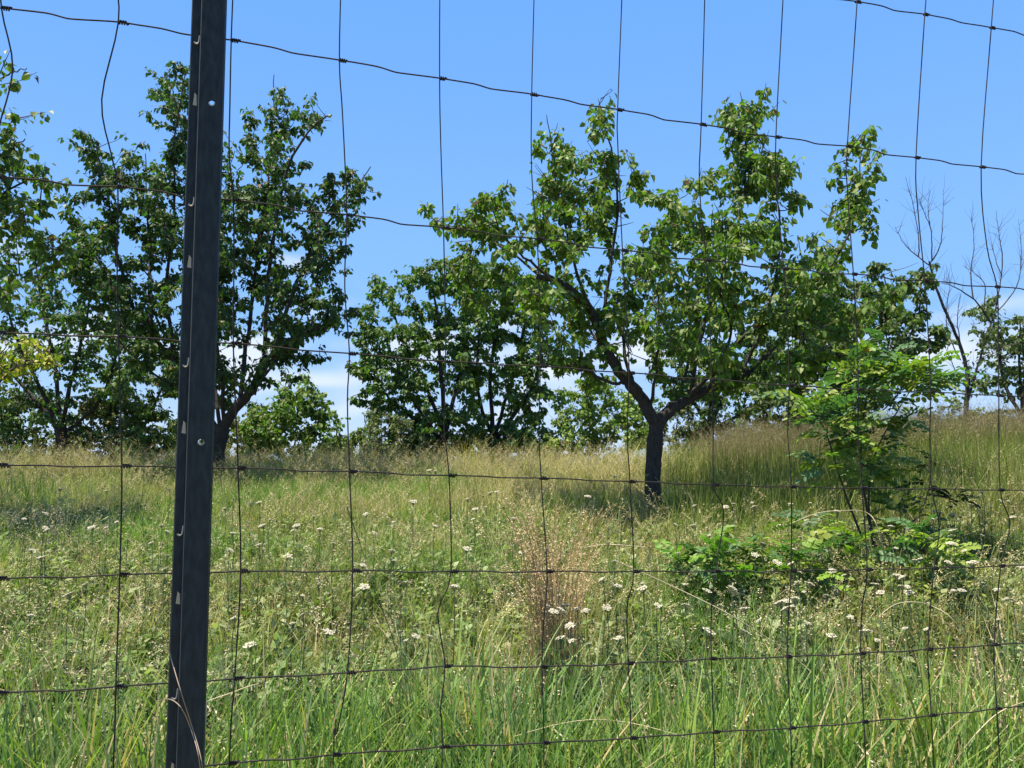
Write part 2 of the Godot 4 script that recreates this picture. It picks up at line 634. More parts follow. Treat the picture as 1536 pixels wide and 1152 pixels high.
func build_ground() -> void:
	var mb := MB.new()
	var xs := []
	var zs := []
	for i in 97: xs.append(signf(i - 48) * (absf(i - 48) * 0.25 if absi(i - 48) <= 40 else 10.0 * pow(1.85, absi(i - 48) - 40)))
	for i in 24: zs.append(60.0 * pow(0.8, i) - 0.3)
	for i in 70: zs.append(-i * 0.25 - 0.01)
	for i in 20: zs.append(-17.5 * pow(1.22, i))
	for z in zs:
		for x in xs:
			var e := 0.1
			var p := Vector3(x, ground_y(x, z), z)
			var q := Vector3(ground_y(x - e, z) - ground_y(x + e, z), 2 * e, ground_y(x, z - e) - ground_y(x, z + e)).normalized()
			mb.vert(p, q)
	for j in zs.size() - 1:
		for i in xs.size() - 1:
			var a := j * xs.size() + i
			mb.idx.append_array([a, a + xs.size(), a + 1, a + 1, a + xs.size(), a + xs.size() + 1])
	tag(part("ground", mb.mesh(M.ground), self), "grassy soil that rises gently to a crest", "", "", "structure")

func build_trees() -> void:
	# the orchard tree in the middle
	tree("orchard_tree", "nearest leafy fruit tree with a forked dark trunk, right of the picture's middle", "tree", "old fruit trees on the rise", Vector2(981, 785), 6.4, [
		[0, 0, 12, 11.5, 981, 785, 979, 720, 982, 670, 985, 628],
		[0, -0.25, 11, 4.5, 985, 636, 962, 598, 941, 572, 910, 525, 890, 474, 862, 440, 832, 421, 804, 415],
		[0, 0.3, 11, 4.5, 984, 640, 1010, 612, 1034, 598, 1065, 583, 1112, 566, 1150, 535],
		[0.1, -0.5, 7, 3, 1030, 600, 1062, 565, 1084, 537, 1115, 508, 1147, 486, 1170, 478, 1215, 450],
		[-0.1, -0.6, 5, 2, 941, 572, 914, 573, 868, 548, 836, 550, 800, 535],
		[-0.2, -0.4, 4.5, 1.5, 890, 474, 862, 400, 845, 330, 832, 260, 820, 172],
		[-0.1, 0.3, 5, 1.5, 900, 500, 912, 420, 925, 340, 922, 250, 905, 185, 897, 148],
		[0.0, 0.6, 5, 1.5, 949, 580, 935, 500, 955, 430, 990, 370, 1020, 298],
		[0.1, 0.3, 6, 1.5, 1034, 598, 1052, 500, 1082, 420, 1110, 330, 1118, 230, 1110, 138],
		[0.2, -0.2, 4.5, 1.5, 1112, 566, 1150, 470, 1168, 380, 1168, 300, 1165, 235],
		[-0.3, -0.3, 4, 1.2, 1147, 486, 1215, 430, 1262, 375, 1280, 320, 1288, 260, 1295, 198],
		[-0.2, -0.5, 4, 1.2, 832, 421, 785, 385, 750, 345, 735, 292],
		[-0.2, 0.3, 3.5, 1.2, 818, 420, 760, 375, 700, 345, 635, 326],
		[-0.3, 0.7, 3.5, 1.2, 862, 440, 800, 440, 740, 420, 690, 425],
		[0.3, 1.0, 4.5, 1.5, 1010, 612, 1040, 520, 1050, 430, 1060, 340],
		[0.0, -1.0, 4.5, 1.5, 975, 620, 985, 540, 990, 460, 960, 380],
		[0.0, -0.9, 4.5, 1.5, 1060, 585, 1095, 500, 1080, 430, 1120, 370],
		[0.0, 1.0, 4.0, 1.5, 925, 545, 870, 470, 850, 400, 890, 330],
		[0.3, 0.8, 4.0, 1.5, 1150, 535, 1200, 480, 1230, 430, 1240, 360]],
		[620, 332, 640, 312, 700, 328, 703, 288, 735, 276, 757, 300, 780, 335, 797, 310, 800, 190, 815, 160, 838, 175, 845, 232, 875, 222, 874, 150, 890, 136, 915, 148, 922, 200, 945, 240, 958, 275, 985, 300, 1005, 282, 1030, 274, 1042, 296, 1056, 290, 1034, 240, 1060, 218, 1086, 235, 1074, 160, 1090, 124, 1130, 126, 1146, 165, 1142, 208, 1182, 222, 1182, 308, 1210, 328, 1258, 328, 1253, 270, 1264, 210, 1285, 186, 1313, 198, 1320, 290, 1292, 335, 1302, 400, 1320, 440, 1290, 540, 1240, 560, 1180, 585, 1120, 590, 1080, 575, 1040, 590, 1000, 600, 960, 560, 900, 565, 840, 560, 800, 530, 760, 480, 690, 465, 668, 400, 640, 350],
		{"main": 2, "leaves": 22000, "size": 0.072, "singles": 300, "tone": Color(0.06, 0.108, 0.022), "gap": -0.07, "shoot": 0.8, "shoot_gap": 0.14})
	# left tree behind the post
	tree("orchard_tree", "tall bushy fruit tree with many upright shoots, half hidden behind the steel post", "tree", "old fruit trees on the rise", Vector2(322, 720), 8.6, [
		[0, 0, 12, 11, 322, 720, 324, 690, 328, 665, 334, 640],
		[0, -0.3, 9, 4, 334, 645, 352, 615, 378, 585, 405, 540, 440, 510, 480, 490],
		[0, 0.4, 8, 3.5, 330, 650, 290, 590, 262, 548, 228, 500, 180, 450, 130, 400],
		[0, 0.8, 6, 2, 360, 605, 372, 500, 385, 400, 400, 300, 408, 200, 411, 112],
		[0, -0.7, 6, 2, 395, 560, 400, 450, 410, 350, 432, 250, 470, 190, 498, 172],
		[0, 0.3, 6, 2, 405, 540, 440, 440, 470, 370, 510, 310, 556, 250],
		[0, -0.6, 5, 2, 262, 548, 250, 430, 262, 330, 262, 220, 278, 110],
		[0, 0.6, 5, 2, 228, 500, 225, 400, 222, 320, 218, 230],
		[0, -0.4, 5, 2, 205, 480, 180, 400, 165, 320, 145, 215],
		[0, 0.9, 5, 2, 330, 640, 320, 520, 325, 400, 338, 280],
		[0.0, -1.2, 5, 2, 335, 640, 330, 540, 300, 440, 310, 350],
		[0, 0.2, 4, 1.5, 180, 450, 140, 380, 110, 330],
		[0, -1.0, 4, 1.5, 300, 600, 230, 560, 170, 500],
		[0, 1.1, 4, 1.5, 378, 585, 430, 520, 470, 440]],
		[82, 330, 98, 290, 130, 292, 118, 222, 140, 198, 167, 215, 172, 260, 200, 248, 204, 214, 235, 208, 250, 170, 228, 130, 235, 105, 285, 92, 303, 120, 292, 210, 330, 268, 345, 228, 365, 200, 368, 178, 394, 150, 394, 118, 410, 97, 427, 110, 432, 150, 445, 138, 460, 164, 500, 158, 507, 185, 490, 207, 465, 207, 456, 240, 452, 290, 480, 310, 490, 270, 520, 258, 555, 233, 568, 255, 562, 290, 532, 312, 522, 400, 500, 450, 540, 455, 545, 480, 500, 520, 470, 530, 440, 560, 390, 585, 340, 610, 300, 605, 230, 560, 160, 540, 110, 450, 82, 370],
		{"main": 1, "leaves": 30000, "size": 0.074, "singles": 120, "lit": 1.55, "tone": Color(0.038, 0.078, 0.024), "gap": -0.08})
	# nearest tree at the left edge
	tree("orchard_tree", "fruit tree cut off by the left edge, only its branch ends showing", "tree", "old fruit trees on the rise", Vector2(-190, 830), 5.6, [
		[0, 0, 16, 14, -190, 830, -188, 700, -180, 600],
		[0, 0.2, 9, 3, -180, 600, -130, 480, -80, 380, -20, 310, 55, 262],
		[0, -0.2, 7, 2, -130, 480, -90, 380, -50, 280, 0, 235, 38, 208],
		[0, 0.2, 6, 2, -150, 520, -130, 380, -80, 220, -20, 135, 14, 112, 40, 102],
		[0, 0.5, 6, 2, -180, 600, -160, 450, -150, 300, -130, 150],
		[0, 0.0, 5, 2, -80, 380, -40, 360, 0, 340, 40, 330],
		[0, -0.4, 7, 2, -180, 600, -260, 480, -320, 330]],
		[-420, 300, -300, 120, -120, 60, -40, 100, 20, 94, 30, 100, 62, 68, 70, 92, 48, 112, 42, 150, 10, 160, -6, 150, -20, 190, 0, 205, 45, 195, 58, 235, 86, 248, 80, 290, 66, 312, 50, 375, 18, 402, -40, 400, -120, 480, -250, 520],
		{"per_shoot": 30, "leaves": 7800, "size": 0.08, "singles": 150, "tone": Color(0.05, 0.092, 0.022), "gap": -0.2})
	# trees farther back
	tree("orchard_tree", "broad fruit tree at the far left, in the gap left of the post", "tree", "old fruit trees on the rise", Vector2(95, 715), 10.5, [
		[0, 0, 10, 8, 95, 715, 94, 670, 90, 640],
		[0, 0.3, 6, 2, 90, 650, 60, 610, 20, 590, -40, 560],
		[0, -0.3, 6, 2, 90, 645, 110, 560, 130, 480, 140, 410],
		[0, 0.5, 6, 2, 92, 645, 80, 540, 60, 430, 50, 355],
		[0, 0.3, 5, 2, 95, 650, 150, 600, 180, 520, 200, 460],
		[0, -0.5, 5, 2, 88, 640, 30, 520, 0, 430],
		[0, 0.3, 5, 2, 60, 610, -30, 500, -90, 430]],
		[-150, 420, -60, 380, 0, 395, 28, 342, 70, 345, 112, 385, 150, 400, 195, 440, 235, 520, 235, 600, 215, 690, 120, 695, 60, 695, 0, 695, -60, 690, -150, 640],
		{"leaves": 15500, "size": 0.078, "tone": Color(0.042, 0.085, 0.026), "gap": -0.15, "up": 0.7})
	tree("orchard_tree", "slim fruit tree just left of the post, behind the far left tree", "tree", "old fruit trees on the rise", Vector2(205, 710), 11.5, [
		[0, 0, 8, 6, 205, 710, 205, 660, 203, 640],
		[0, 0.3, 5, 2, 204, 660, 180, 590, 165, 520],
		[0, 0.3, 5, 2, 204, 660, 235, 600, 260, 540]],
		[150, 520, 180, 480, 230, 500, 280, 520, 290, 600, 290, 690, 150, 690, 140, 600],
		{"leaves": 6000, "size": 0.075, "tone": Color(0.046, 0.085, 0.022), "up": 0.7})
	tree("orchard_tree", "dark fruit tree in the middle distance, its crown left of a leaning trunk", "tree", "old fruit trees on the rise", Vector2(668, 720), 11.0, [
		[0, 0, 9, 8, 655, 720, 662, 680, 668, 645],
		[0, 0.3, 6, 2, 665, 655, 640, 580, 600, 500, 580, 425],
		[0, -0.4, 6, 2, 668, 650, 660, 540, 655, 460, 640, 405],
		[0, 0.4, 6, 2, 666, 655, 690, 560, 700, 470, 700, 395],
		[0, 0.2, 5, 2, 660, 670, 610, 620, 570, 580, 548, 510],
		[0, -0.6, 5, 2, 660, 660, 620, 600, 600, 560, 570, 490]],
		[528, 500, 545, 455, 560, 405, 600, 405, 622, 388, 640, 398, 690, 378, 720, 388, 735, 500, 725, 600, 715, 660, 640, 690, 560, 690, 530, 600],
		{"leaves": 15500, "size": 0.08, "tone": Color(0.048, 0.096, 0.026), "gap": -0.14, "up": 0.75})
	tree("orchard_tree", "fruit tree in the middle distance with low curved right limb, left of the nearest tree", "tree", "old fruit trees on the rise", Vector2(742, 720), 11.6, [
		[0, 0, 10, 9, 742, 722, 742, 680, 740, 650],
		[0, -0.3, 6, 2, 742, 660, 772, 620, 795, 585, 806, 550, 810, 500],
		[0, 0.3, 6, 2, 740, 655, 735, 560, 750, 470, 760, 400],
		[0, -0.4, 5, 2, 740, 660, 715, 580, 720, 480, 715, 400],
		[0, 0.5, 5, 2, 741, 660, 770, 560, 790, 480, 800, 420]],
		[690, 420, 720, 390, 770, 390, 810, 410, 830, 500, 828, 590, 810, 660, 770, 690, 710, 690, 690, 560],
		{"leaves": 12500, "size": 0.08, "tone": Color(0.054, 0.104, 0.025), "gap": -0.1, "up": 0.75})
	tree("orchard_tree", "dark fruit tree directly behind the nearest tree's right limb", "tree", "old fruit trees on the rise", Vector2(1060, 710), 11.5, [
		[0, 0, 11, 9, 1062, 712, 1060, 660, 1066, 630],
		[0, 0.3, 6, 2, 1064, 640, 1030, 580, 1010, 500],
		[0, 0.3, 6, 2, 1064, 640, 1100, 570, 1140, 500],
		[0, -0.3, 6, 2, 1064, 640, 1070, 560, 1080, 470],
		[0, 0, 5, 2, 1066, 645, 1130, 610, 1170, 560]],
		[960, 520, 1000, 440, 1080, 420, 1170, 440, 1200, 540, 1190, 620, 1120, 640, 1060, 620, 990, 620],
		{"leaves": 8000, "size": 0.08, "tone": Color(0.042, 0.08, 0.022), "up": 0.7})
	tree("orchard_tree", "fruit tree behind the locust sapling, drooping leafy shoots at its right side", "tree", "old fruit trees on the rise", Vector2(1270, 720), 9.2, [
		[0, 0, 10, 8, 1270, 720, 1268, 660, 1262, 610],
		[0, 0.3, 6, 2, 1264, 630, 1230, 540, 1190, 460, 1180, 400],
		[0, -0.3, 6, 2, 1264, 625, 1260, 530, 1250, 450, 1245, 390],
		[0, 0.3, 6, 2, 1264, 630, 1300, 540, 1330, 460, 1325, 410],
		[0, -0.2, 5, 1.5, 1300, 560, 1345, 530, 1375, 480, 1386, 400],
		[0, 0.1, 4, 1.5, 1345, 530, 1385, 520, 1416, 512],
		[0, 0.5, 5, 2, 1266, 640, 1200, 580, 1150, 550]],
		[1140, 480, 1170, 400, 1230, 385, 1290, 400, 1310, 395, 1345, 415, 1362, 450, 1372, 400, 1390, 390, 1402, 430, 1406, 480, 1392, 500, 1418, 503, 1420, 522, 1390, 530, 1355, 530, 1330, 580, 1290, 640, 1200, 640, 1150, 600],
		{"leaves": 13000, "size": 0.078, "tone": Color(0.045, 0.08, 0.024), "gap": -0.08})
	tree("orchard_tree", "fruit tree at the right edge, small crown beyond the bare branches", "tree", "old fruit trees on the rise", Vector2(1560, 705), 11.0, [
		[0, 0, 8, 7, 1545, 705, 1542, 660, 1535, 620],
		[0, 0.3, 5, 2, 1535, 630, 1505, 570, 1495, 500, 1485, 455],
		[0, 0.3, 5, 2, 1535, 630, 1560, 560, 1590, 490],
		[0, -0.3, 5, 2, 1535, 630, 1530, 560, 1530, 480]],
		[1462, 520, 1470, 450, 1495, 440, 1515, 470, 1536, 452, 1600, 460, 1660, 540, 1640, 620, 1560, 615, 1510, 590, 1475, 580],
		{"leaves": 5000, "size": 0.075, "tone": Color(0.045, 0.078, 0.026), "gap": -0.05})
	tree("half_dead_tree", "half dead tree with bare grey shoots, few leaves, right of the locust sapling", "tree", "", Vector2(1447, 705), 10.3, [
		[0, 0, 3.6, 3.2, 1447, 705, 1448, 640, 1452, 560],
		[0, 0, 3.0, 1.5, 1452, 562, 1441, 520, 1420, 470, 1402, 425, 1394, 392],
		[0, 0.1, 2.2, 0.6, 1397, 400, 1376, 384, 1356, 365, 1343, 340],
		[0, -0.1, 2, 0.6, 1378, 386, 1378, 355, 1370, 310, 1358, 265],
		[0, 0.1, 2.2, 0.6, 1397, 392, 1410, 370, 1414, 330, 1415, 286],
		[0, 0, 2, 0.6, 1398, 392, 1397, 350, 1388, 322, 1378, 298],
		[0, 0, 1.6, 0.5, 1397, 348, 1393, 325, 1392, 297],
		[0, 0.3, 4, 2, 1452, 600, 1475, 520, 1494, 460, 1502, 412],
		[0, 0.1, 2, 0.6, 1502, 415, 1503, 380, 1498, 350, 1494, 316],
		[0, 0.1, 1.6, 0.5, 1501, 410, 1492, 385, 1486, 358],
		[0, 0, 3, 1, 1487, 485, 1462, 450, 1430, 430, 1412, 425],
		[0, 0.2, 2.4, 0.7, 1460, 448, 1456, 410, 1461, 370, 1457, 325],
		[0, 0.2, 2, 0.7, 1475, 470, 1478, 430, 1462, 410, 1444, 398],
		[0, 0.3, 2, 0.6, 1494, 470, 1525, 430, 1532, 380, 1528, 328],
		[0, -0.2, 2, 0.6, 1441, 540, 1422, 500, 1420, 460, 1428, 412],
		[0, -0.2, 2, 0.6, 1441, 520, 1436, 480, 1440, 440],
		[0, -0.3, 2, 0.6, 1450, 580, 1430, 550, 1420, 525]],
		[1450, 480, 1468, 450, 1500, 440, 1500, 520, 1480, 560, 1470, 600, 1440, 600, 1445, 560, 1470, 520],
		{"leaves": 420, "size": 0.07, "tone": Color(0.05, 0.08, 0.03), "shoot_gap": 0.075, "shoot": 0.85, "per_shoot": 14, "limb": 0.5, "main": 1, "wiggle": 0.4, "free_twigs": true, "up": 1.7, "twig": 0.45})
	# shrubs on the crest
	tree("shrub", "rounded green shrub on the crest, low down just right of the post", "shrub", "shrubs along the crest", Vector2(440, 730), 10.8, [
		[0, 0, 4, 3, 440, 730, 440, 700],
		[0, 0.3, 3, 1, 440, 705, 410, 650, 395, 610],
		[0, -0.3, 3, 1, 440, 705, 445, 640, 445, 590],
		[0, 0.3, 3, 1, 440, 705, 470, 650, 485, 600],
		[0, -0.3, 3, 1, 440, 705, 490, 680, 508, 645]],
		[360, 650, 385, 600, 420, 570, 470, 555, 490, 590, 500, 620, 518, 615, 515, 680, 440, 700, 365, 690],
		{"leaves": 5000, "size": 0.07, "tone": Color(0.06, 0.112, 0.026), "gap": -0.3, "shape": 1, "shoot_gap": 0.1})
	tree("shrub", "light green airy shrub on the crest, left of the nearest tree's trunk", "shrub", "shrubs along the crest", Vector2(880, 735), 11.2, [
		[0, 0, 4, 3, 880, 735, 880, 700],
		[0, 0.3, 3, 1, 880, 705, 850, 640, 835, 590],
		[0, -0.3, 3, 1, 880, 705, 885, 630, 880, 575],
		[0, 0.3, 3, 1, 880, 705, 920, 650, 940, 600],
		[0, -0.3, 3, 1, 880, 705, 950, 670, 965, 640]],
		[815, 660, 825, 585, 860, 570, 900, 565, 950, 590, 972, 640, 960, 690, 880, 700, 820, 690],
		{"leaves": 7500, "size": 0.062, "tone": Color(0.09, 0.15, 0.038), "gap": -0.12, "shape": 1, "shoot_gap": 0.1})
	tree("shrub", "small grey green shrub on the crest, under the middle distance trees", "shrub", "shrubs along the crest", Vector2(575, 735), 10.4, [
		[0, 0, 3, 2, 575, 735, 575, 700],
		[0, 0.3, 2.5, 1, 575, 705, 555, 660, 545, 620],
		[0, -0.3, 2.5, 1, 575, 705, 595, 660, 610, 630]],
		[535, 660, 545, 605, 580, 610, 620, 630, 640, 660, 630, 700, 540, 700],
		{"leaves": 2000, "size": 0.055, "tone": Color(0.07, 0.1, 0.045), "gap": -0.2, "shape": 2, "shoot_gap": 0.1})
	tree("shrub", "dense green shrub on the crest, behind the tall grass right of the nearest trunk", "shrub", "shrubs along the crest", Vector2(1110, 715), 11.0, [
		[0, 0, 3, 2, 1110, 715, 1110, 690],
		[0, 0.3, 2.5, 1, 1110, 695, 1080, 650, 1060, 610],
		[0, -0.3, 2.5, 1, 1110, 695, 1140, 650, 1160, 600]],
		[1030, 660, 1050, 600, 1110, 605, 1180, 590, 1200, 640, 1180, 690, 1040, 690],
		{"leaves": 3500, "size": 0.06, "tone": Color(0.05, 0.088, 0.03), "gap": -0.2, "shoot_gap": 0.1})
	var low := [[25, 690, 80, 95, "low shrub at the left edge under the far left tree"], [165, 700, 80, 95, "low dark shrub between the two left background trunks"], [285, 700, 60, 62, "low shrub hidden partly by the post"], [375, 695, 50, 62, "low shrub between the post and the rounded crest shrub"], [528, 700, 45, 42, "small shrub right of the rounded crest shrub"], [620, 705, 60, 62, "low shrub left of the middle distance trunks"], [705, 705, 50, 45, "small shrub between the two middle distance trunks"], [795, 705, 55, 60, "low shrub right of the middle distance trunks"], [1015, 700, 55, 70, "small shrub right behind the nearest tree's trunk"], [1230, 690, 80, 90, "green shrub behind the locust sapling"], [1420, 680, 60, 60, "green shrub under the half dead tree"], [1500, 680, 60, 55, "low shrub at the right edge under the bare branches"]]
	for q in low:
		var x: float = q[0]
		var y: float = q[1]
		var w: float = q[2]
		var h: float = q[3] * 1.45
		tree("shrub", q[4], "shrub", "shrubs along the crest", Vector2(x, y + 30), 11.3, [
			[0, 0, 3, 2, x, y + 30, x, y],
			[0, 0.3, 2, 1, x, y, x - w * 0.3, y - h * 0.5, x - w * 0.5, y - h * 0.7],
			[0, -0.3, 2, 1, x, y, x, y - h * 0.5, x + w * 0.1, y - h * 0.9],
			[0, 0.2, 2, 1, x, y, x + w * 0.3, y - h * 0.4, x + w * 0.6, y - h * 0.6]],
			[x - w, y, x - w * 0.9, y - h * 0.5, x - w * 0.4, y - h * 0.9, x, y - h * 0.7, x + w * 0.2, y - h * 1.05, x + w * 0.6, y - h * 0.75, x + w, y - h * 0.4, x + w, y + 5],
			{"leaves": 3300, "size": r(0.055, 0.075), "tone": Color(r(0.05, 0.08), r(0.09, 0.125), r(0.022, 0.035)), "gap": -0.15, "shape": rng.randi() % 3, "per_shoot": 40})
	tree("shrub", "yellow green shrub at the left edge, in front of the far left tree", "shrub", "", Vector2(-40, 700), 8.2, [
		[0, 0, 6, 5, -40, 760, -42, 690, -40, 640],
		[0, 0.1, 3, 1, -40, 660, -10, 590, 20, 555, 80, 530],
		[0, 0.2, 3, 1, -40, 660, -20, 580, 0, 530, 30, 500],
		[0, -0.2, 3, 1, -30, 620, 10, 560, 50, 545, 90, 548],
		[0, 0.2, 3, 1, -40, 660, -80, 580, -100, 530]],
		[-140, 600, -130, 510, -40, 490, 40, 490, 88, 520, 100, 550, 70, 575, 30, 565, 10, 600, -60, 650],
		{"leaves": 650, "size": 0.07, "singles": 60, "tone": Color(0.135, 0.17, 0.022), "gap": -0.25, "shape": 1, "shoot_gap": 0.1})

# ------------------------------------------------------------------ locust sapling and seedlings
func locust(called: String, label: String, foot: Vector3, stems: Array, leaves: int, size: float, reach: float, tone: Color, from := 0.35) -> Node3D:
	var root := thing(called, foot)
	tag(root, label, "sapling" if called == "locust_sapling" else "seedling", "")
	var shapes := [pinnate_mesh(6, M.leaf), pinnate_mesh(7, M.leaf), pinnate_mesh(5, M.leaf)]
	var mats := []
	for k in 7:
		var f := r(0.75, 1.25)
		var mat: StandardMaterial3D = M.leaf.duplicate()
		mat.albedo_color = (Color(tone.r * f * r(0.8, 1.35), tone.g * f, tone.b * f * r(0.7, 1.3)) if k > 2 else Color(tone.r * 0.5, tone.g * 0.62, tone.b * 1.5) * f).linear_to_srgb()
		mats.append(mat)
	var lines := []
	for s in stems:
		var pts := PackedVector3Array()
		for p in s[1]: pts.append(p - foot)
		pts = smooth(pts, 4)
		var mb := MB.new()
		mb.tube(pts, taper(pts.size(), s[0], s[0] * 0.3), 7)
		part("stem", mb.mesh(M.twig), root)
		lines.append(pts)
	for k in leaves:
		var pts: PackedVector3Array = lines[k % lines.size()]
		var t := lerpf(from, 1.0, pow(rng.randf(), 0.95))
		var s := t * (pts.size() - 1)
		var q := mini(int(s), pts.size() - 2)
		var p := pts[q].lerp(pts[q + 1], s - q)
		var az := r(0, TAU)
		var out := Vector3(cos(az), r(-0.4, 0.75), sin(az)).normalized()
		p += out * r(0.0, reach) * sin(PI * clampf(t * 0.8 + 0.1, 0, 1))
		var x := Vector3.UP.cross(out).normalized()
		x = (x + Vector3.UP * r(-0.9, 0.9)).normalized()
		var y := out.cross(x).normalized()
		var L := size * r(0.7, 1.2)
		var lf := part("leaf", shapes[k % 3], root)
		lf.transform = Transform3D(Basis(x * L, y * L, out * L), p)
		lf.material_override = mats[rng.randi() % 7]
	return root

func build_locusts() -> void:
	var f := at(1322, 865, 4.6)
	f.y = ground_y(f.x, f.z)
	var s := []
	s.append([0.009, [f, at(1300, 760, 4.6), at(1292, 690, 4.6), at(1300, 600, 4.6), at(1335, 520, 4.6)]])
	s.append([0.008, [f, at(1275, 760, 4.55), at(1252, 690, 4.5), at(1235, 640, 4.5), at(1205, 600, 4.45)]])
	s.append([0.007, [f + Vector3(0.02, 0, 0.05), at(1305, 780, 4.7), at(1310, 690, 4.75), at(1350, 610, 4.75), at(1385, 560, 4.75)]])
	s.append([0.005, [at(1297, 700, 4.6), at(1262, 640, 4.6), at(1265, 590, 4.65), at(1290, 545, 4.65)]])
	s.append([0.005, [at(1297, 640, 4.6), at(1340, 600, 4.5), at(1370, 560, 4.45), at(1395, 575, 4.4)]])
	locust("locust_sapling", "slender locust sapling with pinnate leaves, standing right of the nearest tree", f, s, 280, 0.185, 0.13, Color(0.185, 0.285, 0.055), 0.36)
	f = at(1318, 868, 4.35); f.y = ground_y(f.x, f.z)
	locust("dead_sapling_stem", "bare leaning dark stem with a few dark leaves, beside the locust sapling", f, [[0.006, [f, at(1340, 830, 4.35), at(1375, 780, 4.35), at(1393, 735, 4.35), at(1398, 690, 4.3)]], [0.004, [at(1393, 740, 4.35), at(1410, 745, 4.35), at(1440, 752, 4.35)]]], 14, 0.11, 0.02, Color(0.03, 0.05, 0.02), 0.75).set_meta("category", "sapling")
	var spots := [[1110, 790, 0.46, "bright locust seedling in the grass, left of the sapling's foot"], [1060, 815, 0.42, "leftmost low locust seedling, under the nearest tree"], [1250, 775, 0.5, "yellow green locust seedling, close left of the sapling's foot"], [1350, 730, 0.6, "locust seedling with fresh leaves, close right of the sapling's foot"], [1180, 815, 0.44, "low locust seedling between tan panicles, left of the sapling"], [1385, 790, 0.46, "green locust seedling right of the leaning dark stem"]]
	for q in spots:
		var foot := stand(q[0], q[1], q[2])
		var st := []
		for k in 3:
			var top := foot + Vector3(r(-0.13, 0.13), q[2] * r(0.7, 1.0), r(-0.1, 0.1))
			st.append([0.003, [foot, foot.lerp(top, 0.5) + Vector3(r(-0.02, 0.02), 0, 0), top]])
		locust("locust_seedling", q[3], foot, st, 46, 0.15, 0.11, Color(0.19, 0.30, 0.05), 0.45)

# ------------------------------------------------------------------ the meadow
func sow(called: String, mesh: Mesh, label: String, category: String, n: int, near: float, far: float, tone: Callable, scale_lo: float, scale_hi: float, keep: Callable) -> void:
	var places := []
	var tints := PackedColorArray()
	var tries := 0
	while places.size() < n and tries < n * 12:
		tries += 1
		var d := sqrt(lerpf(near * near, far * far, rng.randf()))
		var x := r(-1, 1) * (d * 0.72 + 1.0)
		var ok: float = keep.call(x, d)
		if rng.randf() > ok: continue
		var s := r(scale_lo, scale_hi)
		var b := Basis(Vector3.UP, r(0, TAU)).scaled(Vector3(s, s * r(0.85, 1.2), s))
		b = Basis(Vector3(r(-1, 1), 0, r(-1, 1)).normalized(), r(0, 0.16)) * b
		places.append(Transform3D(b, Vector3(x, ground_y(x, -d) - 0.01, -d)))
		tints.append(tone.call(x, d))
	tag(scatter(called, mesh, places, tints, self), label, category, "", "stuff")

func dryness(x: float, d: float) -> float:
	var n := patches.get_noise_2d(x * 1.6, d * 2.2)
	var p := x / d
	var v := 0.42 + n * 1.0
	v += 0.25 * exp(-pow((p - 0.06) / 0.13, 2.0)) * smoothstep(3.0, 5.0, d)     # straw coloured strip left of the trunk
	v -= 0.35 * exp(-pow((p + 0.36) / 0.2, 2.0)) * smoothstep(4.0, 5.5, d) * (1.0 - smoothstep(7.0, 9.0, d))     # lush strip behind the post
	v += 0.2 * smoothstep(7.0, 9.5, d)
	v -= 0.35 * (1.0 - smoothstep(2.2, 3.2, d))
	return clampf(v, 0.0, 1.0)

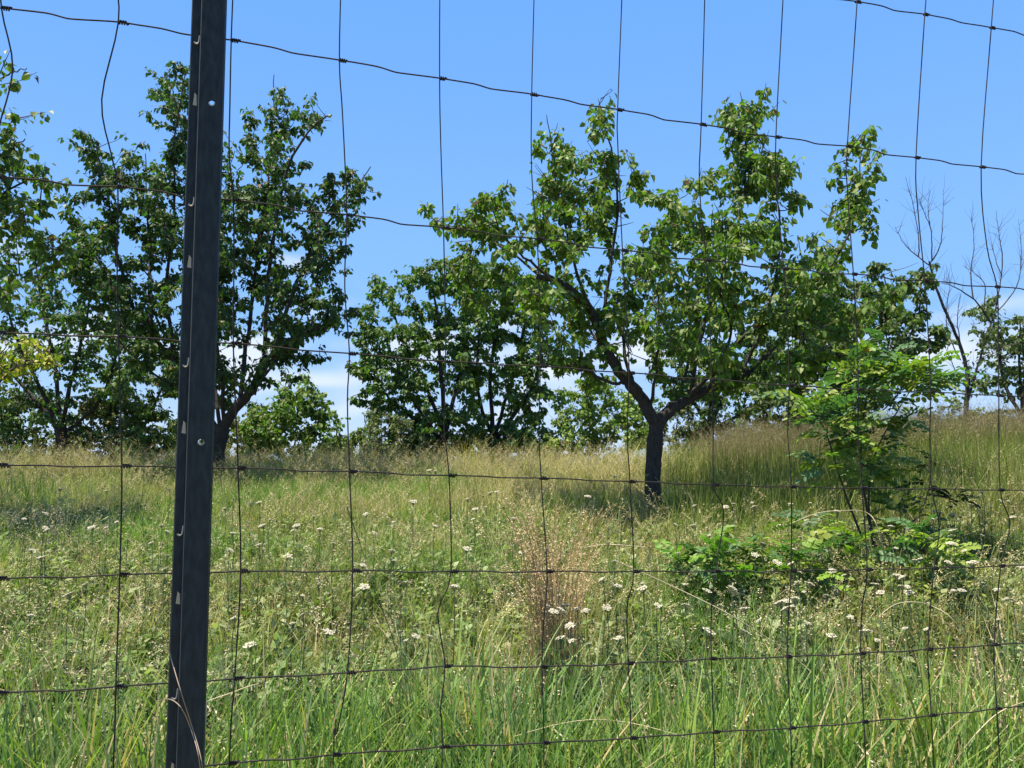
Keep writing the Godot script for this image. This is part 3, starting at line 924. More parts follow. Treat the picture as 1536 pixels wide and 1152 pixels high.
func build_meadow() -> void:
	var green := func(x, d):
		var t := dryness(x, d)
		var c := Color(0.125, 0.255, 0.04).lerp(Color(0.37, 0.345, 0.13), t)
		return c * r(0.65, 1.3) * (1.0 + 0.5 * patches.get_noise_2d(x * 5.0 + 9.0, d * 5.0))
	var lush := func(_x, _d):
		return (Color(0.085, 0.18, 0.062).lerp(Color(0.215, 0.315, 0.065), rng.randf()) if rng.randf() < 0.86 else Color(0.4, 0.34, 0.19)) * r(0.75, 1.35)
	var straw := func(x, d):
		return Color(1, 1, 1) * r(0.75, 1.25)
	var everywhere := func(_x, _d): return 1.0
	sow("meadow_grass", blade_clump(15, 0.30, 0.005, 0.07, 0.35, 0.55, M.grass), "fine green and olive meadow grass all over the rise", "grass", 21500, 2.0, 12.5, green, 0.7, 1.25, everywhere)
	sow("meadow_grass", blade_clump(10, 0.37, 0.006, 0.06, 0.25, 0.4, M.grass), "taller green grass standing in patches in the meadow", "grass", 9000, 3.0, 11.5, green, 0.75, 1.2, func(x, d): return 1.0 - dryness(x, d))
	sow("meadow_grass", blade_clump(14, 0.22, 0.005, 0.07, 0.6, 0.8, M.dry), "short dead grass low between the green blades", "grass", 10800, 1.8, 11.0, func(_x, _d): return Color(0.46, 0.4, 0.25) * r(0.6, 1.25), 0.7, 1.45, everywhere)
	sow("seed_grass", seed_clump(5, 0.42, 0.1, 0.07, Color(0.34, 0.36, 0.14), Color(0.52, 0.45, 0.26), 0.006, M.dry), "tan grass seed heads on thin stems across the meadow", "grass", 2600, 3.2, 11.5, straw, 0.75, 1.15, func(x, d): return 0.25 + 0.75 * dryness(x, d))
	sow("seed_grass", seed_clump(6, 0.6, 0.15, 0.08, Color(0.34, 0.36, 0.14), Color(0.5, 0.44, 0.27), 0.012, M.dry), "loose reddish tan seed heads along the crest", "grass", 1500, 7.8, 11.8, straw, 0.75, 1.15, func(x, d): return 1.0 if x < 4.0 else 0.3)
	sow("reed_grass", seed_clump(8, 0.68, 0.17, 0.09, Color(0.2, 0.22, 0.08), Color(0.27, 0.215, 0.15), 0.006, M.dry), "tall dark brown headed grass on the higher right side", "grass", 1700, 7.6, 10.8, straw, 0.85, 1.15, func(x, d): return smoothstep(0.2, 0.32, x / d))
	sow("reed_grass", blade_clump(10, 0.52, 0.006, 0.07, 0.2, 0.3, M.grass), "tall olive grass blades on the higher right side", "grass", 5200, 5.2, 10.8, func(_x, _d): return Color(0.17, 0.235, 0.055) * r(0.6, 1.3), 0.8, 1.15, func(x, d): return smoothstep(0.16, 0.3, x / d))
	sow("low_weeds", weed_clump(7, 0.17, M.grass), "low leafy weeds between the grasses in front of the trees", "weeds", 8000, 2.2, 6.0, func(_x, _d): return Color(0.12, 0.2, 0.05).lerp(Color(0.4, 0.42, 0.25), rng.randf() * rng.randf()) * r(0.75, 1.3), 0.7, 1.4, func(x, d): return 0.4 + 0.6 * smoothstep(-0.1, 0.3, patches.get_noise_2d(x * 2.0 + 40.0, d * 2.0)))
	sow("tall_grass", blade_clump(8, 0.5, 0.0105, 0.06, 0.3, 0.45, M.grass, 5), "tall lush green grass blades just behind the fence", "grass", 2500, 1.35, 2.4, lush, 0.65, 1.2, func(x, d): return 0.35 + 0.65 * smoothstep(-0.5, 0.1, x / d))
	sow("tall_grass", blade_clump(6, 0.56, 0.013, 0.05, 0.35, 0.6, M.grass, 5), "broad bladed green grass at the foot of the fence", "grass", 300, 1.15, 2.1, lush, 0.65, 1.1, everywhere)
	sow("seed_grass", seed_clump(5, 0.46, 0.1, 0.06, Color(0.32, 0.3, 0.14), Color(0.55, 0.5, 0.34), 0.006, M.dry), "thin pale grass stems among the lush blades by the fence", "grass", 220, 1.7, 4.2, straw, 0.7, 1.1, everywhere)
	sow("crest_grass", blade_clump(10, 0.5, 0.006, 0.07, 0.3, 0.4, M.grass), "ragged tufts of taller green grass along the crest", "grass", 3200, 8.2, 11.8, green, 0.5, 1.4, func(x, d): return smoothstep(-0.25, 0.25, patches.get_noise_2d(x * 2.5 + 80.0, d * 2.5)))
	# single tufts that stand out
	tuft("orange_grass_tuft", "rusty orange tuft of fine grass, left of the nearest tree's trunk", "grass tuft", stand(830, 740, 0.86), seed_clump(170, 0.86, 0.34, 0.09, Color(0.44, 0.32, 0.165), Color(0.56, 0.42, 0.25), 0.004, M.dry, 0.07))
	tuft("dark_grass_tuft", "tuft of dark green grass at the left edge", "grass tuft", stand(45, 690, 0.5), blade_clump(130, 0.55, 0.008, 0.22, 0.2, 0.3, M.grass), Color(0.06, 0.13, 0.045))
	tuft("grey_herb", "silvery grey herb with fine stems, left of the post below the crest", "herb", stand(95, 745, 0.48), seed_clump(70, 0.48, 0.3, 0.26, Color(0.16, 0.18, 0.13), Color(0.36, 0.38, 0.31), 0.03, M.dry))
	tuft("plume_grass", "pale tan plumes of tall grass on the crest near the right edge", "grass tuft", stand(1445, 612, 1.0), seed_clump(26, 1.0, 0.3, 0.3, Color(0.24, 0.2, 0.11), Color(0.5, 0.4, 0.27), 0.03, M.dry))
	tuft("plume_grass", "tan plumes cut by the right edge, lower than the crest plumes", "grass tuft", stand(1520, 640, 0.9), seed_clump(22, 0.9, 0.28, 0.3, Color(0.24, 0.2, 0.11), Color(0.46, 0.38, 0.27), 0.03, M.dry))
	tuft("plume_grass", "reddish tan plumes in front of the middle distance trunks", "grass tuft", stand(745, 655, 0.75), seed_clump(16, 0.75, 0.25, 0.25, Color(0.24, 0.18, 0.1), Color(0.46, 0.32, 0.2), 0.02, M.dry))
	tuft("plume_grass", "tan plumes on the crest left of the post", "grass tuft", stand(165, 640, 0.8), seed_clump(26, 0.8, 0.25, 0.4, Color(0.24, 0.2, 0.1), Color(0.5, 0.38, 0.22), 0.025, M.dry))
	tuft("broad_grass_tuft", "tuft of broad bright green blades at the bottom, near the bottom of the ninth mesh", "grass tuft", stand(1210, 945, 0.7), blade_clump(26, 0.72, 0.014, 0.06, 0.2, 0.3, M.grass, 6), Color(0.12, 0.23, 0.05))
	tuft("broad_grass_tuft", "tuft of yellow green blades at the bottom right corner", "grass tuft", stand(1410, 960, 0.66), blade_clump(18, 0.7, 0.013, 0.05, 0.2, 0.3, M.grass, 6), Color(0.22, 0.29, 0.05))
	tuft("broad_grass_tuft", "tuft of fresh green blades left of the post", "grass tuft", stand(150, 930, 0.6), blade_clump(20, 0.62, 0.012, 0.06, 0.25, 0.3, M.grass, 6), Color(0.16, 0.26, 0.05))
	tuft("broad_grass_tuft", "tuft of blue green blades between the fifth and sixth upright wires right of the post", "grass tuft", stand(790, 955, 0.6), blade_clump(30, 0.62, 0.012, 0.1, 0.2, 0.3, M.grass, 6), Color(0.1, 0.2, 0.075))
	tuft("dry_grass_tuft", "tuft of reddish dry stems at the bottom near the right edge", "grass tuft", stand(1490, 950, 0.62), seed_clump(26, 0.66, 0.2, 0.16, Color(0.3, 0.2, 0.13), Color(0.5, 0.4, 0.28), 0.012, M.dry))
	tuft("dry_grass_tuft", "tuft of pale dry stems left of the post, above the lush blades", "grass tuft", stand(110, 880, 0.55), seed_clump(24, 0.6, 0.2, 0.16, Color(0.36, 0.28, 0.16), Color(0.54, 0.44, 0.28), 0.01, M.dry))
	tuft("tan_panicle_weed", "fluffy tan panicle weed left of the locust seedlings", "weed", stand(955, 795, 0.42), seed_clump(16, 0.42, 0.13, 0.08, Color(0.13, 0.13, 0.05), Color(0.36, 0.26, 0.1), 0.035, M.dry))
	tuft("tan_panicle_weed", "fluffy orange tan panicle weed between the locust seedlings", "weed", stand(1172, 792, 0.42), seed_clump(16, 0.42, 0.13, 0.07, Color(0.13, 0.13, 0.05), Color(0.40, 0.26, 0.12), 0.035, M.dry))
	tuft("tan_panicle_weed", "small tan panicle weed at the sapling's foot", "weed", stand(1288, 815, 0.4), seed_clump(12, 0.4, 0.12, 0.05, Color(0.13, 0.13, 0.05), Color(0.38, 0.25, 0.11), 0.03, M.dry))

func tuft(called: String, label: String, category: String, foot: Vector3, mesh: ArrayMesh, tone := Color.WHITE) -> void:
	if tone != Color.WHITE:
		var mat: StandardMaterial3D = mesh.surface_get_material(0).duplicate()
		mat.albedo_color = tone.linear_to_srgb()
		mesh.surface_set_material(0, mat)
	tag(part(called, mesh, self, foot), label, category)

# ------------------------------------------------------------------ yarrow
func build_flowers() -> void:
	var cells := {}
	var heads := []
	for k in 4:
		var mb := MB.new()
		for i in 20 + k * 4:
			var a := i * 2.4 + r(-0.3, 0.3)
			var rad := 0.03 * sqrt((i + 0.5) / 28.0)
			var c := Vector3(cos(a) * rad, 0.035 - rad * 0.22 + r(-0.003, 0.003), sin(a) * rad)
			mb.tint = Color(0.30, 0.33, 0.18)
			mb.tube(PackedVector3Array([Vector3(0, -0.01, 0), c]), taper(2, 0.0008, 0.0006), 3)
			mb.tint = Color(0.56, 0.54, 0.42) * r(0.7, 1.1)
			var tilt := Vector3(r(-0.3, 0.3), 1, r(-0.3, 0.3)).normalized()
			var x := tilt.cross(Vector3.FORWARD).normalized()
			var z := x.cross(tilt)
			for q in 6:
				var b := c + (x * cos(q * TAU / 6) + z * sin(q * TAU / 6)) * 0.0062 - tilt * 0.001
				var d := c + (x * cos((q + 1) * TAU / 6) + z * sin((q + 1) * TAU / 6)) * 0.0062 - tilt * 0.001
				mb.tri(c + tilt * 0.002, b, d)
				mb.tri(b, c - tilt * 0.006, d)
		heads.append(mb.mesh(M.petal))
	var st := MB.new()
	var line := PackedVector3Array()
	for k in 6: line.append(Vector3(0.012 * sin(k * 1.1) * (k / 5.0) * (1.0 - k / 5.0) * 4.0, k / 5.0, 0))
	st.tube(line, taper(6, 0.0022, 0.0014), 4)
	var stem_mesh := st.mesh(M.green_stem)
	var lv := MB.new()
	for i in 26:
		var h := r(0.05, 0.8)
		var a := r(0, TAU)
		var d := Vector3(cos(a), r(0.2, 0.9), sin(a)).normalized()
		var sd := d.cross(Vector3.UP).normalized() * 0.006
		lv.quad(Vector3(0, h, 0), Vector3(0, h, 0) + d * 0.03 - sd, Vector3(0, h, 0) + d * 0.075, Vector3(0, h, 0) + d * 0.03 + sd)
	lv.tint = Color.WHITE
	var fern: StandardMaterial3D = M.grass.duplicate()
	fern.albedo_color = lin(0.06, 0.10, 0.035)
	var foliage := lv.mesh(fern)
	var proto := Node3D.new()
	part("stem", stem_mesh, proto)
	part("foliage", foliage, proto)
	part("flower_head", heads[0], proto)
	var near := "white yarrow at the foot of the orange grass tuft"
	var mid := "white yarrow in the open grass between the orange tuft and the locust sapling"
	var right := "white yarrow in front of the locust sapling's foot"
	var edge := "white yarrow in the grass near the right edge"
	var left := "white yarrow in the grass left of the steel post"
	var behind := "white yarrow in the green grass just right of the post"
	var field := "white yarrow in the straw coloured grass left of the nearest trunk"
	var bunch := [[near, [820, 909, 838, 917, 846, 912, 866, 913, 851, 961, 860, 963, 884, 966, 829, 920, 842, 958]],
		[mid, [905, 870, 985, 906, 992, 910, 1018, 832, 1029, 910, 1058, 888, 1096, 884, 1099, 890, 1118, 915, 1116, 950, 1172, 906, 1180, 903, 1190, 910, 1192, 902, 1198, 875, 1210, 935, 1182, 915, 910, 912, 935, 930, 1060, 950, 1140, 930]],
		[right, [1317, 869, 1345, 866, 1352, 880, 1364, 891, 1373, 894, 1322, 889, 1312, 878, 1335, 853, 1275, 925, 1316, 960, 1355, 868]],
		[edge, [1448, 826, 1480, 880, 1496, 885, 1430, 885, 1532, 851, 1460, 846, 1420, 845, 1512, 900, 1425, 760, 1450, 750, 1470, 742, 1485, 760, 1500, 752, 1520, 760, 1440, 775, 1410, 770, 1530, 775]],
		[left, [45, 719, 40, 785, 36, 778, 120, 765, 138, 768, 176, 783, 66, 772, 254, 735, 160, 735, 90, 735, 150, 812, 48, 826, 62, 838, 228, 815]],
		[behind, [395, 790, 390, 755, 440, 796, 446, 790, 480, 795, 470, 774, 376, 757, 350, 748, 405, 779, 452, 786, 345, 825, 500, 815, 440, 937, 455, 920, 376, 970]],
		[field, [725, 744, 736, 740, 729, 760, 714, 765, 745, 738, 702, 750, 905, 728, 893, 736, 610, 959, 600, 946, 622, 955, 652, 790, 700, 825, 770, 780, 560, 800, 590, 842, 1170, 790, 1185, 755, 1100, 756]]]
	for k in 22:
		bunch[3][1].append_array([r(1330, 1536), r(738, 850)])
	for k in 10:
		bunch[1][1].append_array([r(990, 1270), r(745, 900)])
	for k in 105:
		var px := r(20, 1520)
		var py := 690.0 + 270.0 * rng.randf()
		var label: String = edge if px > 1400 else (right if px > 1270 else (mid if px > 880 else (field if px > 560 else (behind if px > 330 else left))))
		if px > 1000 and py < 740: py += 60.0
		for b in bunch:
			if b[0] == label: b[1].append_array([px, py])
	for b in bunch:
		for i in range(0, b[1].size(), 2):
			var tall := r(0.4, 0.52)
			var foot := stand(b[1][i], b[1][i + 1], tall)
			var o: Node3D = proto.duplicate()
			o.name = numbered("yarrow")
			add_child(o, true)
			o.position = foot
			o.rotation.y = r(0, TAU)
			tag(o, "", "flower", "white yarrow in the meadow")
			var head := seen(foot + Vector3(0, tall, 0))
			var col := 0
			for sidx in stays.size():
				if head.x > stay_x(stays[sidx], head.y): col = sidx + 1
			var level := 0
			for q in rows.size():
				var k := clampi(col - 1, 0, 12)
				if head.y > lerpf(rows[q][k], rows[q][k + 1], 0.5): level = q
			var kk := clampi(col - 1, 0, 12)
			var middle: float = (rows[level][kk] + rows[mini(level + 1, rows.size() - 1)][kk]) / 2.0
			var halfway := "upper half" if head.y < middle else "lower half"
			var cell := "%d %d %s" % [col, level, halfway]
			if not cells.has(cell): cells[cell] = []
			cells[cell].append([head.x, o, col, level, halfway])
			o.get_child(0).scale = Vector3(1, tall, 1)
			o.get_child(1).scale = Vector3(1, tall, 1)
			var hd: MeshInstance3D = o.get_child(2)
			hd.mesh = heads[rng.randi() % 4]
			hd.position.y = tall - 0.01
			hd.scale = Vector3.ONE * r(0.25, 0.7)
			hd.rotation = Vector3(r(-0.45, 0.45), r(0, TAU), r(-0.45, 0.45))
	proto.free()
	var order := ["first", "second", "third", "fourth", "fifth", "sixth", "seventh", "eighth", "ninth", "tenth", "eleventh", "twelfth", "thirteenth", "fourteenth", "fifteenth", "sixteenth", "seventeenth", "eighteenth", "nineteenth", "twentieth"]
	for key in cells:
		var c: Array = cells[key]
		c.sort_custom(func(p, q): return p[0] < q[0])
		for i in c.size():
			var col: int = c[i][2]
			var which: String = "alone" if c.size() == 1 else order[mini(i, 19)] + " from left"
			var where: String = order[col - 4] + " mesh right of post" if col >= 4 else ("mesh behind the post" if col == 3 else order[2 - clampi(col, 1, 2)] + " mesh left of post")
			(c[i][1] as Node3D).set_meta("label", "white yarrow %s, %s, %s, under %s wire" % [which, c[i][4], where, order[maxi(c[i][3] - 1, 0)]])

# ------------------------------------------------------------------ the wire fence
var stays := [
	[-62, -60, -60, 10, -58, 262, -58, 498, -58, 700, -60, 872, -62, 1044, -62, 1170],
	[2, -60, 3, 14, 20, 105, -3, 200, -4, 264, -3, 499, -2, 698, -3, 868, -4, 1040, -4, 1165],
	[174, -60, 178, 33, 153, 150, 168, 235, 177, 280, 176, 390, 178, 505, 183, 699, 180, 862, 174, 1030, 170, 1158],
	[351, -60, 347, 60, 345, 160, 344, 230, 350, 300, 351, 400, 350, 515, 357, 702, 361, 857, 352, 1018, 344, 1145],
	[512, -60, 509, 88, 513, 160, 517, 240, 520, 322, 517, 430, 524, 529, 521, 600, 524, 707, 529, 856, 521, 1009, 505, 1100, 500, 1132],
	[660, -60, 659, 116, 661, 220, 665, 341, 667, 440, 668, 542, 666, 640, 673, 713, 676, 857, 660, 905, 657, 930, 667, 999, 660, 1070, 663, 1120],
	[802, -60, 797, 141, 797, 260, 805, 358, 809, 450, 810, 549, 808, 640, 811, 717, 820, 857, 816, 920, 812, 999, 815, 1114],
	[934, -60, 926, 163, 926, 215, 933, 375, 939, 470, 943, 559, 940, 650, 944, 722, 950, 857, 940, 910, 942, 995, 946, 1107],
	[1058, -60, 1051, 186, 1048, 260, 1052, 330, 1059, 390, 1064, 480, 1067, 569, 1069, 640, 1070, 727, 1085, 770, 1072, 857, 1066, 925, 1066, 988, 1070, 1098],
	[1176, -60, 1163, 205, 1165, 290, 1175, 403, 1180, 480, 1183, 578, 1181, 650, 1186, 730, 1186, 856, 1182, 920, 1180, 985, 1185, 1092],
	[1288, -60, 1270, 218, 1270, 280, 1279, 411, 1284, 500, 1287, 584, 1286, 650, 1292, 732, 1300, 854, 1292, 910, 1290, 980, 1295, 1083],
	[1392, -60, 1386, 21, 1373, 236, 1376, 320, 1386, 421, 1391, 500, 1395, 588, 1394, 660, 1396, 733, 1408, 790, 1400, 852, 1391, 974, 1396, 1073],
	[1492, -60, 1486, 41, 1471, 250, 1479, 370, 1494, 430, 1496, 500, 1497, 593, 1499, 733, 1514, 785, 1500, 850, 1490, 967, 1494, 1063],
	[1588, -60, 1580, 60, 1566, 265, 1588, 440, 1592, 598, 1594, 736, 1597, 848, 1588, 960, 1590, 1054]]
var rows := [
	[-235, -215, -190, -165, -138, -110, -84, -57, -34, -17, 2, 21, 41, 59],
	[4, 12, 33, 60, 90, 117, 141, 164, 186, 205, 219, 236, 250, 263],
	[258, 265, 280, 300, 322, 341, 358, 375, 390, 403, 411, 421, 430, 438],
	[496, 499, 505, 515, 530, 542, 549, 559, 569, 578, 584, 588, 593, 598],
	[697, 698, 699, 702, 707, 713, 717, 722, 727, 730, 732, 733, 735, 737],
	[872, 868, 862, 857, 856, 857, 857, 857, 857, 856, 854, 852, 849, 847],
	[1044, 1040, 1030, 1018, 1009, 999, 1000, 995, 988, 985, 980, 974, 967, 961],
	[1172, 1165, 1158, 1145, 1132, 1120, 1114, 1107, 1098, 1092, 1083, 1073, 1063, 1054],
	[1290, 1282, 1274, 1260, 1246, 1234, 1226, 1216, 1205, 1196, 1184, 1172, 1161, 1150]]

func stay_x(s: Array, y: float) -> float:
	for i in range(0, s.size() - 2, 2):
		if y <= s[i + 3] or i == s.size() - 4:
			var t: float = clampf((y - s[i + 1]) / (s[i + 3] - s[i + 1]), 0.0, 1.0)
			return lerpf(s[i], s[i + 2], t)
	return s[0]

func build_fence() -> void:
	var origin := on_fence(345, 1200)
	origin.y = ground_y(origin.x, origin.z)
	var root := thing("wire_fence", origin)
	tag(root, "woven wire fence of thin dark wires across the whole view", "fence")
	for s in stays:
		var pts := PackedVector3Array()
		var higher := on_fence(s[0] + 4.0, s[1] - 240.0)
		pts.append(higher - origin)
		for i in range(0, s.size(), 2): pts.append(on_fence(s[i], s[i + 1], 0.0016 + r(-0.0006, 0.0006)) - origin)
		var last := pts[pts.size() - 1] + origin
		pts.append(Vector3(last.x, lerpf(last.y, ground_y(last.x, last.z), 0.55), last.z) - origin)
		pts.append(Vector3(last.x, ground_y(last.x, last.z) + 0.03, last.z) - origin)
		pts = smooth(pts, 4)
		var mb := MB.new()
		mb.tube(pts, taper(pts.size(), 0.00105, 0.00105), 6)
		part("vertical_wire", mb.mesh(M.wire), root)
	var knot := MB.new()
	var coil := PackedVector3Array()
	for k in 29:
		var a := TAU * k / 8.0
		coil.append(Vector3(-0.0055 + 0.0125 * k / 28.0, sin(a) * 0.0029, cos(a) * 0.0029))
	coil.append(coil[coil.size() - 1] + Vector3(0.002, 0.003, 0.002))
	knot.tube(coil, taper(coil.size(), 0.0014, 0.0014), 5)
	var knot_mesh := knot.mesh(M.wire)
	for q in rows.size():
		var row: Array = rows[q]
		var knots := []
		for i in stays.size():
			knots.append(on_fence(stay_x(stays[i], row[i]), row[i]))
		var pts := PackedVector3Array()
		for i in knots.size() - 1:
			var a: Vector3 = knots[i]
			var b: Vector3 = knots[i + 1]
			# straight out of the knot, then a small crimp halfway
			var dip := r(0.7, 1.3) * (0.0035 if q < 3 else 0.0016)
			for c in [[0.0, 0.0], [0.16, 0.1], [0.36, 0.15], [0.46, -0.35], [0.55, -0.95], [0.66, -0.8], [0.84, -0.35]]:
				pts.append(a.lerp(b, c[0]) + Vector3.UP * dip * c[1] + FENCE_N * r(-0.0004, 0.0004) - origin)
		pts.append(knots[knots.size() - 1] - origin)
		pts = smooth(pts, 2)
		var mb := MB.new()
		mb.tube(pts, taper(pts.size(), 0.0012, 0.0012), 6)
		part("horizontal_wire", mb.mesh(M.wire), root)
		for i in knots.size():
			var along: Vector3 = (knots[mini(i + 1, knots.size() - 1)] - knots[maxi(i - 1, 0)]).normalized()
			var kn := part("knot", knot_mesh, root, knots[i] - origin + along * 0.0045)
			var y := FENCE_N.cross(along).normalized()
			kn.basis = Basis(along, y, along.cross(y)).rotated(along, r(0, TAU)).scaled_local(Vector3(r(0.8, 1.0), 0.85, 0.85))

# ------------------------------------------------------------------ the post
func build_post() -> void:
	# a roll formed steel vineyard post: broad front web, a flange stepped back on its left with hooks
	var foot := on_fence(266, 1160, 0.034)
	var top := on_fence(306, -40, 0.034)
	var axis := (top - foot).normalized()
	foot -= axis * (foot.y - ground_y(foot.x, foot.z) + 0.25) / axis.y
	var height := 2.55
	var root := thing("steel_post", foot)
	tag(root, "dark steel trellis post with punched hooks, slightly leaning, left of the picture's middle", "post")
	var face := (FENCE_N + Vector3(0.0, 0, 0)).normalized()
	var side := axis.cross(face).normalized() * -1.0
	if side.x < 0: side = -side
	face = side.cross(axis).normalized()
	if face.z < 0: face = -face
	root.basis = Basis(side, axis, side.cross(axis))
	# outline across the post (x along the fence, z towards the viewer), as a bent sheet
	var mid := PackedVector2Array([Vector2(-0.0150, -0.024), Vector2(-0.0165, -0.0125), Vector2(-0.0155, -0.0105), Vector2(-0.0005, -0.0100), Vector2(0.0008, -0.0085), Vector2(0.0010, -0.0015), Vector2(0.0022, 0.0), Vector2(0.0365, 0.0), Vector2(0.0385, -0.0015), Vector2(0.0390, -0.022)])
	for i in mid.size(): mid[i].x = (mid[i].x - 0.0112) * 0.82 + 0.0112
	var thick := 0.0022
	var outer := PackedVector2Array()
	var inner := PackedVector2Array()
	for i in mid.size():
		var t := (mid[mini(i + 1, mid.size() - 1)] - mid[maxi(i - 1, 0)]).normalized()
		var n := Vector2(-t.y, t.x)
		outer.append(mid[i] + n * thick * 0.5)
		inner.append(mid[i] - n * thick * 0.5)
	var y_of := func(py: float) -> float: return (on_fence(300, py, 0.034) - foot).dot(axis)
	var holes := [[0.0205, y_of.call(168.0)], [0.0205, y_of.call(664.0)]]
	var mb := MB.new()
	var loop := outer.duplicate()
	for i in range(inner.size() - 1, -1, -1): loop.append(inner[i])
	var front_a := 6
	var back_a := outer.size() + (inner.size() - 1 - 7)
	for i in loop.size():
		var a := loop[i]
		var b := loop[(i + 1) % loop.size()]
		var e := (b - a).normalized()
		var holed := i == front_a or i == back_a
		var strips := [[0.0, height]]
		if holed:
			strips = []
			var y0 := 0.0
			for h in holes:
				strips.append([y0, h[1] - 0.009]); y0 = h[1] + 0.009
			strips.append([y0, height])
			strips.sort_custom(func(p, q): return p[0] < q[0])
			strips = [[0.0, minf(holes[0][1], holes[1][1]) - 0.009], [minf(holes[0][1], holes[1][1]) + 0.009, maxf(holes[0][1], holes[1][1]) - 0.009], [maxf(holes[0][1], holes[1][1]) + 0.009, height]]
		for s in strips:
			mb.quad(Vector3(a.x, s[0], a.y), Vector3(b.x, s[0], b.y), Vector3(b.x, s[1], b.y), Vector3(a.x, s[1], a.y))
		if holed:
			for h in holes:
				var z: float = a.y
				var rim := []
				for k in 24:
					var t := TAU * (k + 0.5) / 24
					rim.append(Vector3(h[0] + cos(t) * 0.0042, h[1] + sin(t) * 0.0042, z))
				var x0 := minf(a.x, b.x)
				var x1 := maxf(a.x, b.x)
				for k in 24:
					var p: Vector3 = rim[k]
					var q: Vector3 = rim[(k + 1) % 24]
					var ep := to_edge(p, h, x0, x1)
					var eq := to_edge(q, h, x0, x1)
					mb.quad(p, q, eq, ep)
					if absf(ep.x - eq.x) > 1e-6 and absf(ep.y - eq.y) > 1e-6:
						var on_side := absf(ep.x - x0) < 1e-6 or absf(ep.x - x1) < 1e-6
						mb.tri(ep, eq, Vector3(ep.x if on_side else eq.x, eq.y if on_side else ep.y, z))
					var back := Vector3(0, 0, -thick if i == front_a else 0.0)
					if i == front_a: mb.quad(p, q, q + back, p + back)
	# top end
	for i in outer.size() - 1:
		mb.quad(Vector3(outer[i].x, height, outer[i].y), Vector3(outer[i + 1].x, height, outer[i + 1].y), Vector3(inner[i + 1].x, height, inner[i + 1].y), Vector3(inner[i].x, height, inner[i].y))
	part("channel", mb.mesh(M.post), root)
	var highlight_mat := StandardMaterial3D.new()  # painted highlight: a paler line along the left edge of the front web
	highlight_mat.albedo_color = lin(0.06, 0.07, 0.075)
	highlight_mat.roughness = 0.6
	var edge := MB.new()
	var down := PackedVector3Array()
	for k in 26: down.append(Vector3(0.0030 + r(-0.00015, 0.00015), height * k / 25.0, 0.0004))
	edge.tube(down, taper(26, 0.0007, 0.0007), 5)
	part("edge_highlight", edge.mesh(highlight_mat), root)
	# lower lips of the punched holes; lighter metal stands in for rim light
	for h in holes:
		var lip := MB.new()
		var pts := PackedVector3Array()
		for k in 10:
			var t := PI * 0.95 + PI * 1.1 * k / 9.0
			pts.append(Vector3(h[0] + cos(t) * 0.0040, h[1] + sin(t) * 0.0040, 0.0012))
		lip.tube(pts, taper(10, 0.0008, 0.0008), 5)
		part("hole_rim", lip.mesh(M.zinc), root)
	# hooks: J shaped tongues and folded tabs, by turns
	var k := 0
	for py in [75, 160, 313, 398, 548, 640, 793, 888, 1030, 1135]:
		var y: float = y_of.call(float(py))
		var hk := MB.new()
		if k % 2 == 0:
			var pts := PackedVector3Array()
			for c in [[-0.001, 0.007], [-0.0012, 0.002], [-0.002, -0.0035], [-0.004, -0.0058], [-0.0065, -0.0055], [-0.008, -0.0035]]:
				pts.append(Vector3(c[0] + 0.0014, y + c[1], -0.0055))
			hk.tube(smooth(pts, 3), taper(16, 0.0011, 0.0013), 6)
		else:
			var a := Vector3(-0.0062, y - 0.010, -0.0086)
			hk.quad(a, a + Vector3(0.0055, -0.001, 0.001), a + Vector3(0.005, 0.014, 0.004), a + Vector3(0.0025, 0.017, 0.0045))
			hk.quad(a + Vector3(0.0055, -0.001, 0.001), a + Vector3(0.007, 0.0, -0.0008), a + Vector3(0.0065, 0.014, 0.0008), a + Vector3(0.005, 0.014, 0.004))
		part("hook", hk.mesh(M.zinc), root)
		k += 1

func to_edge(p: Vector3, h: Array, x0: float, x1: float) -> Vector3:
	# from the hole's rim straight out to the border of its rectangle
	var d := Vector2(p.x - h[0], p.y - h[1])
	var sx: float = ((x1 - h[0]) if d.x > 0 else (h[0] - x0)) / maxf(absf(d.x), 1e-6)
	var sy := 0.009 / maxf(absf(d.y), 1e-6)
	var s := minf(sx, sy)
	return Vector3(h[0] + d.x * s, h[1] + d.y * s, p.z)

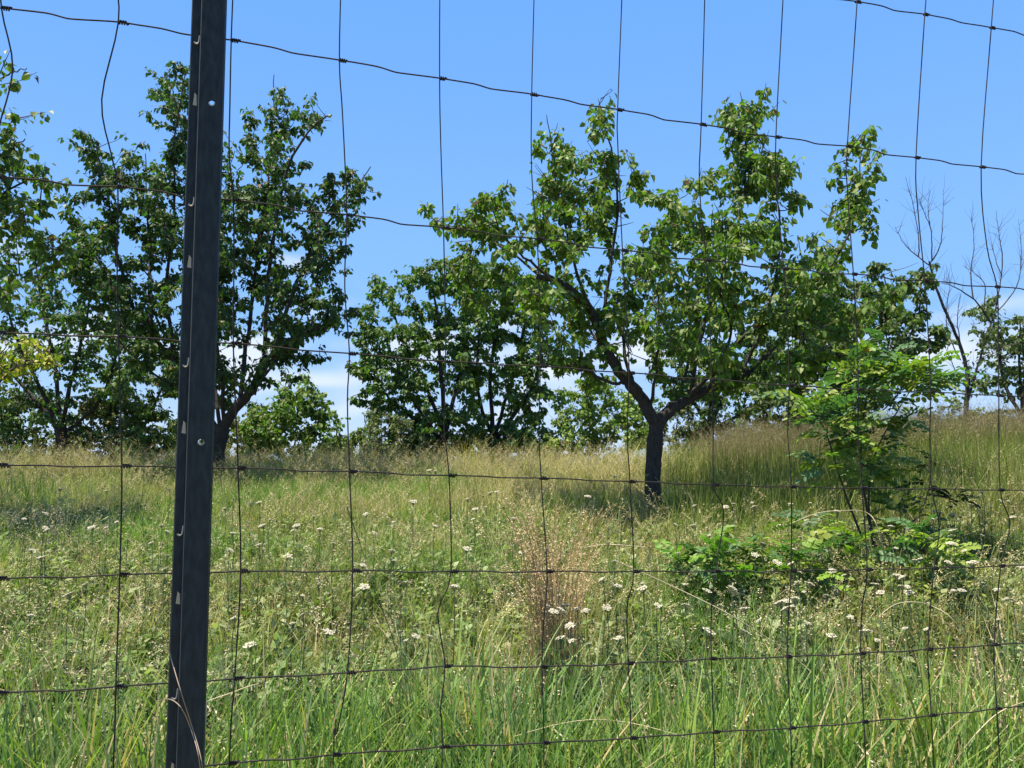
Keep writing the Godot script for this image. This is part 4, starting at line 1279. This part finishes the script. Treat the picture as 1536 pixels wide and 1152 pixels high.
# ------------------------------------------------------------------ dry stalks near the fence
func build_stalks() -> void:
	var pale := StandardMaterial3D.new()
	pale.albedo_color = lin(0.42, 0.36, 0.22)
	pale.roughness = 0.7
	var brown := StandardMaterial3D.new()
	brown.albedo_color = lin(0.22, 0.17, 0.13)
	brown.roughness = 0.8
	var list := [
		["long pale dry stalk slanting down to the right across the middle foreground", pale, 2.6, 0.0016, [925, 842, 1010, 880, 1100, 925, 1190, 985, 1260, 1050, 1310, 1100, 1350, 1180]],
		["thin brown dry stalk curving up in front of the post's foot", brown, 0.98, 0.0006, [236, 1052, 255, 1049, 272, 1062, 285, 1090, 297, 1130, 305, 1190]],
		["second brown dry stalk curving up against the post's right edge", brown, 1.0, 0.0006, [248, 955, 256, 985, 272, 1040, 288, 1090, 302, 1140, 308, 1195]],
		["arching pale dry stalk in front of the sapling's foot, at the right", pale, 2.9, 0.0016, [1318, 925, 1340, 908, 1365, 903, 1395, 908, 1430, 930, 1470, 990, 1500, 1080]],
		["pale dry stalk bowed flat above the lush grass, middle foreground", pale, 2.0, 0.001, [770, 1105, 830, 1088, 880, 1080, 930, 1082, 990, 1095, 1060, 1120, 1110, 1165]],
		["pale forked dry stalk rising at the right bottom corner", pale, 1.9, 0.0014, [1410, 1190, 1432, 1145, 1465, 1100, 1500, 1068, 1545, 1050]],
		["pale leaning dry stalk right of the post's foot", pale, 1.9, 0.0013, [310, 1052, 345, 1040, 372, 1030, 388, 1026]],
		["short pale twig lying on the grass tops left of the nearest trunk", pale, 4.2, 0.003, [876, 822, 905, 817, 935, 818, 975, 822]],
		["pale dry stalk arching left over the locust seedlings", pale, 4.0, 0.002, [1185, 786, 1225, 770, 1262, 766, 1298, 768, 1316, 790, 1330, 850]],
		["thin green stem leaning right beside the second fence wire right of the post", M.green_stem, 2.3, 0.0014, [520, 760, 545, 830, 560, 880, 590, 960, 610, 1050, 620, 1150]]]
	for l in list:
		var pts := PackedVector3Array()
		var flat: Array = l[4]
		for i in range(0, flat.size(), 2): pts.append(at(flat[i], flat[i + 1], l[2] + 0.03 * sin(i * 1.3)))
		# the lower end goes on to the ground
		var low := pts[0] if pts[0].y < pts[pts.size() - 1].y else pts[pts.size() - 1]
		var foot := Vector3(low.x, ground_y(low.x, low.z), low.z)
		pts = smooth(pts, 4)
		if low == pts[0]: pts.insert(0, foot)
		else: pts.append(foot)
		for i in pts.size(): pts[i] -= foot
		var mb := MB.new()
		mb.tube(pts, taper(pts.size(), l[3], l[3]), 5)
		var o := part("dry_grass_stalk" if l[1] != M.green_stem else "green_stem", mb.mesh(l[1]), self, foot)
		tag(o, l[0], "stalk")
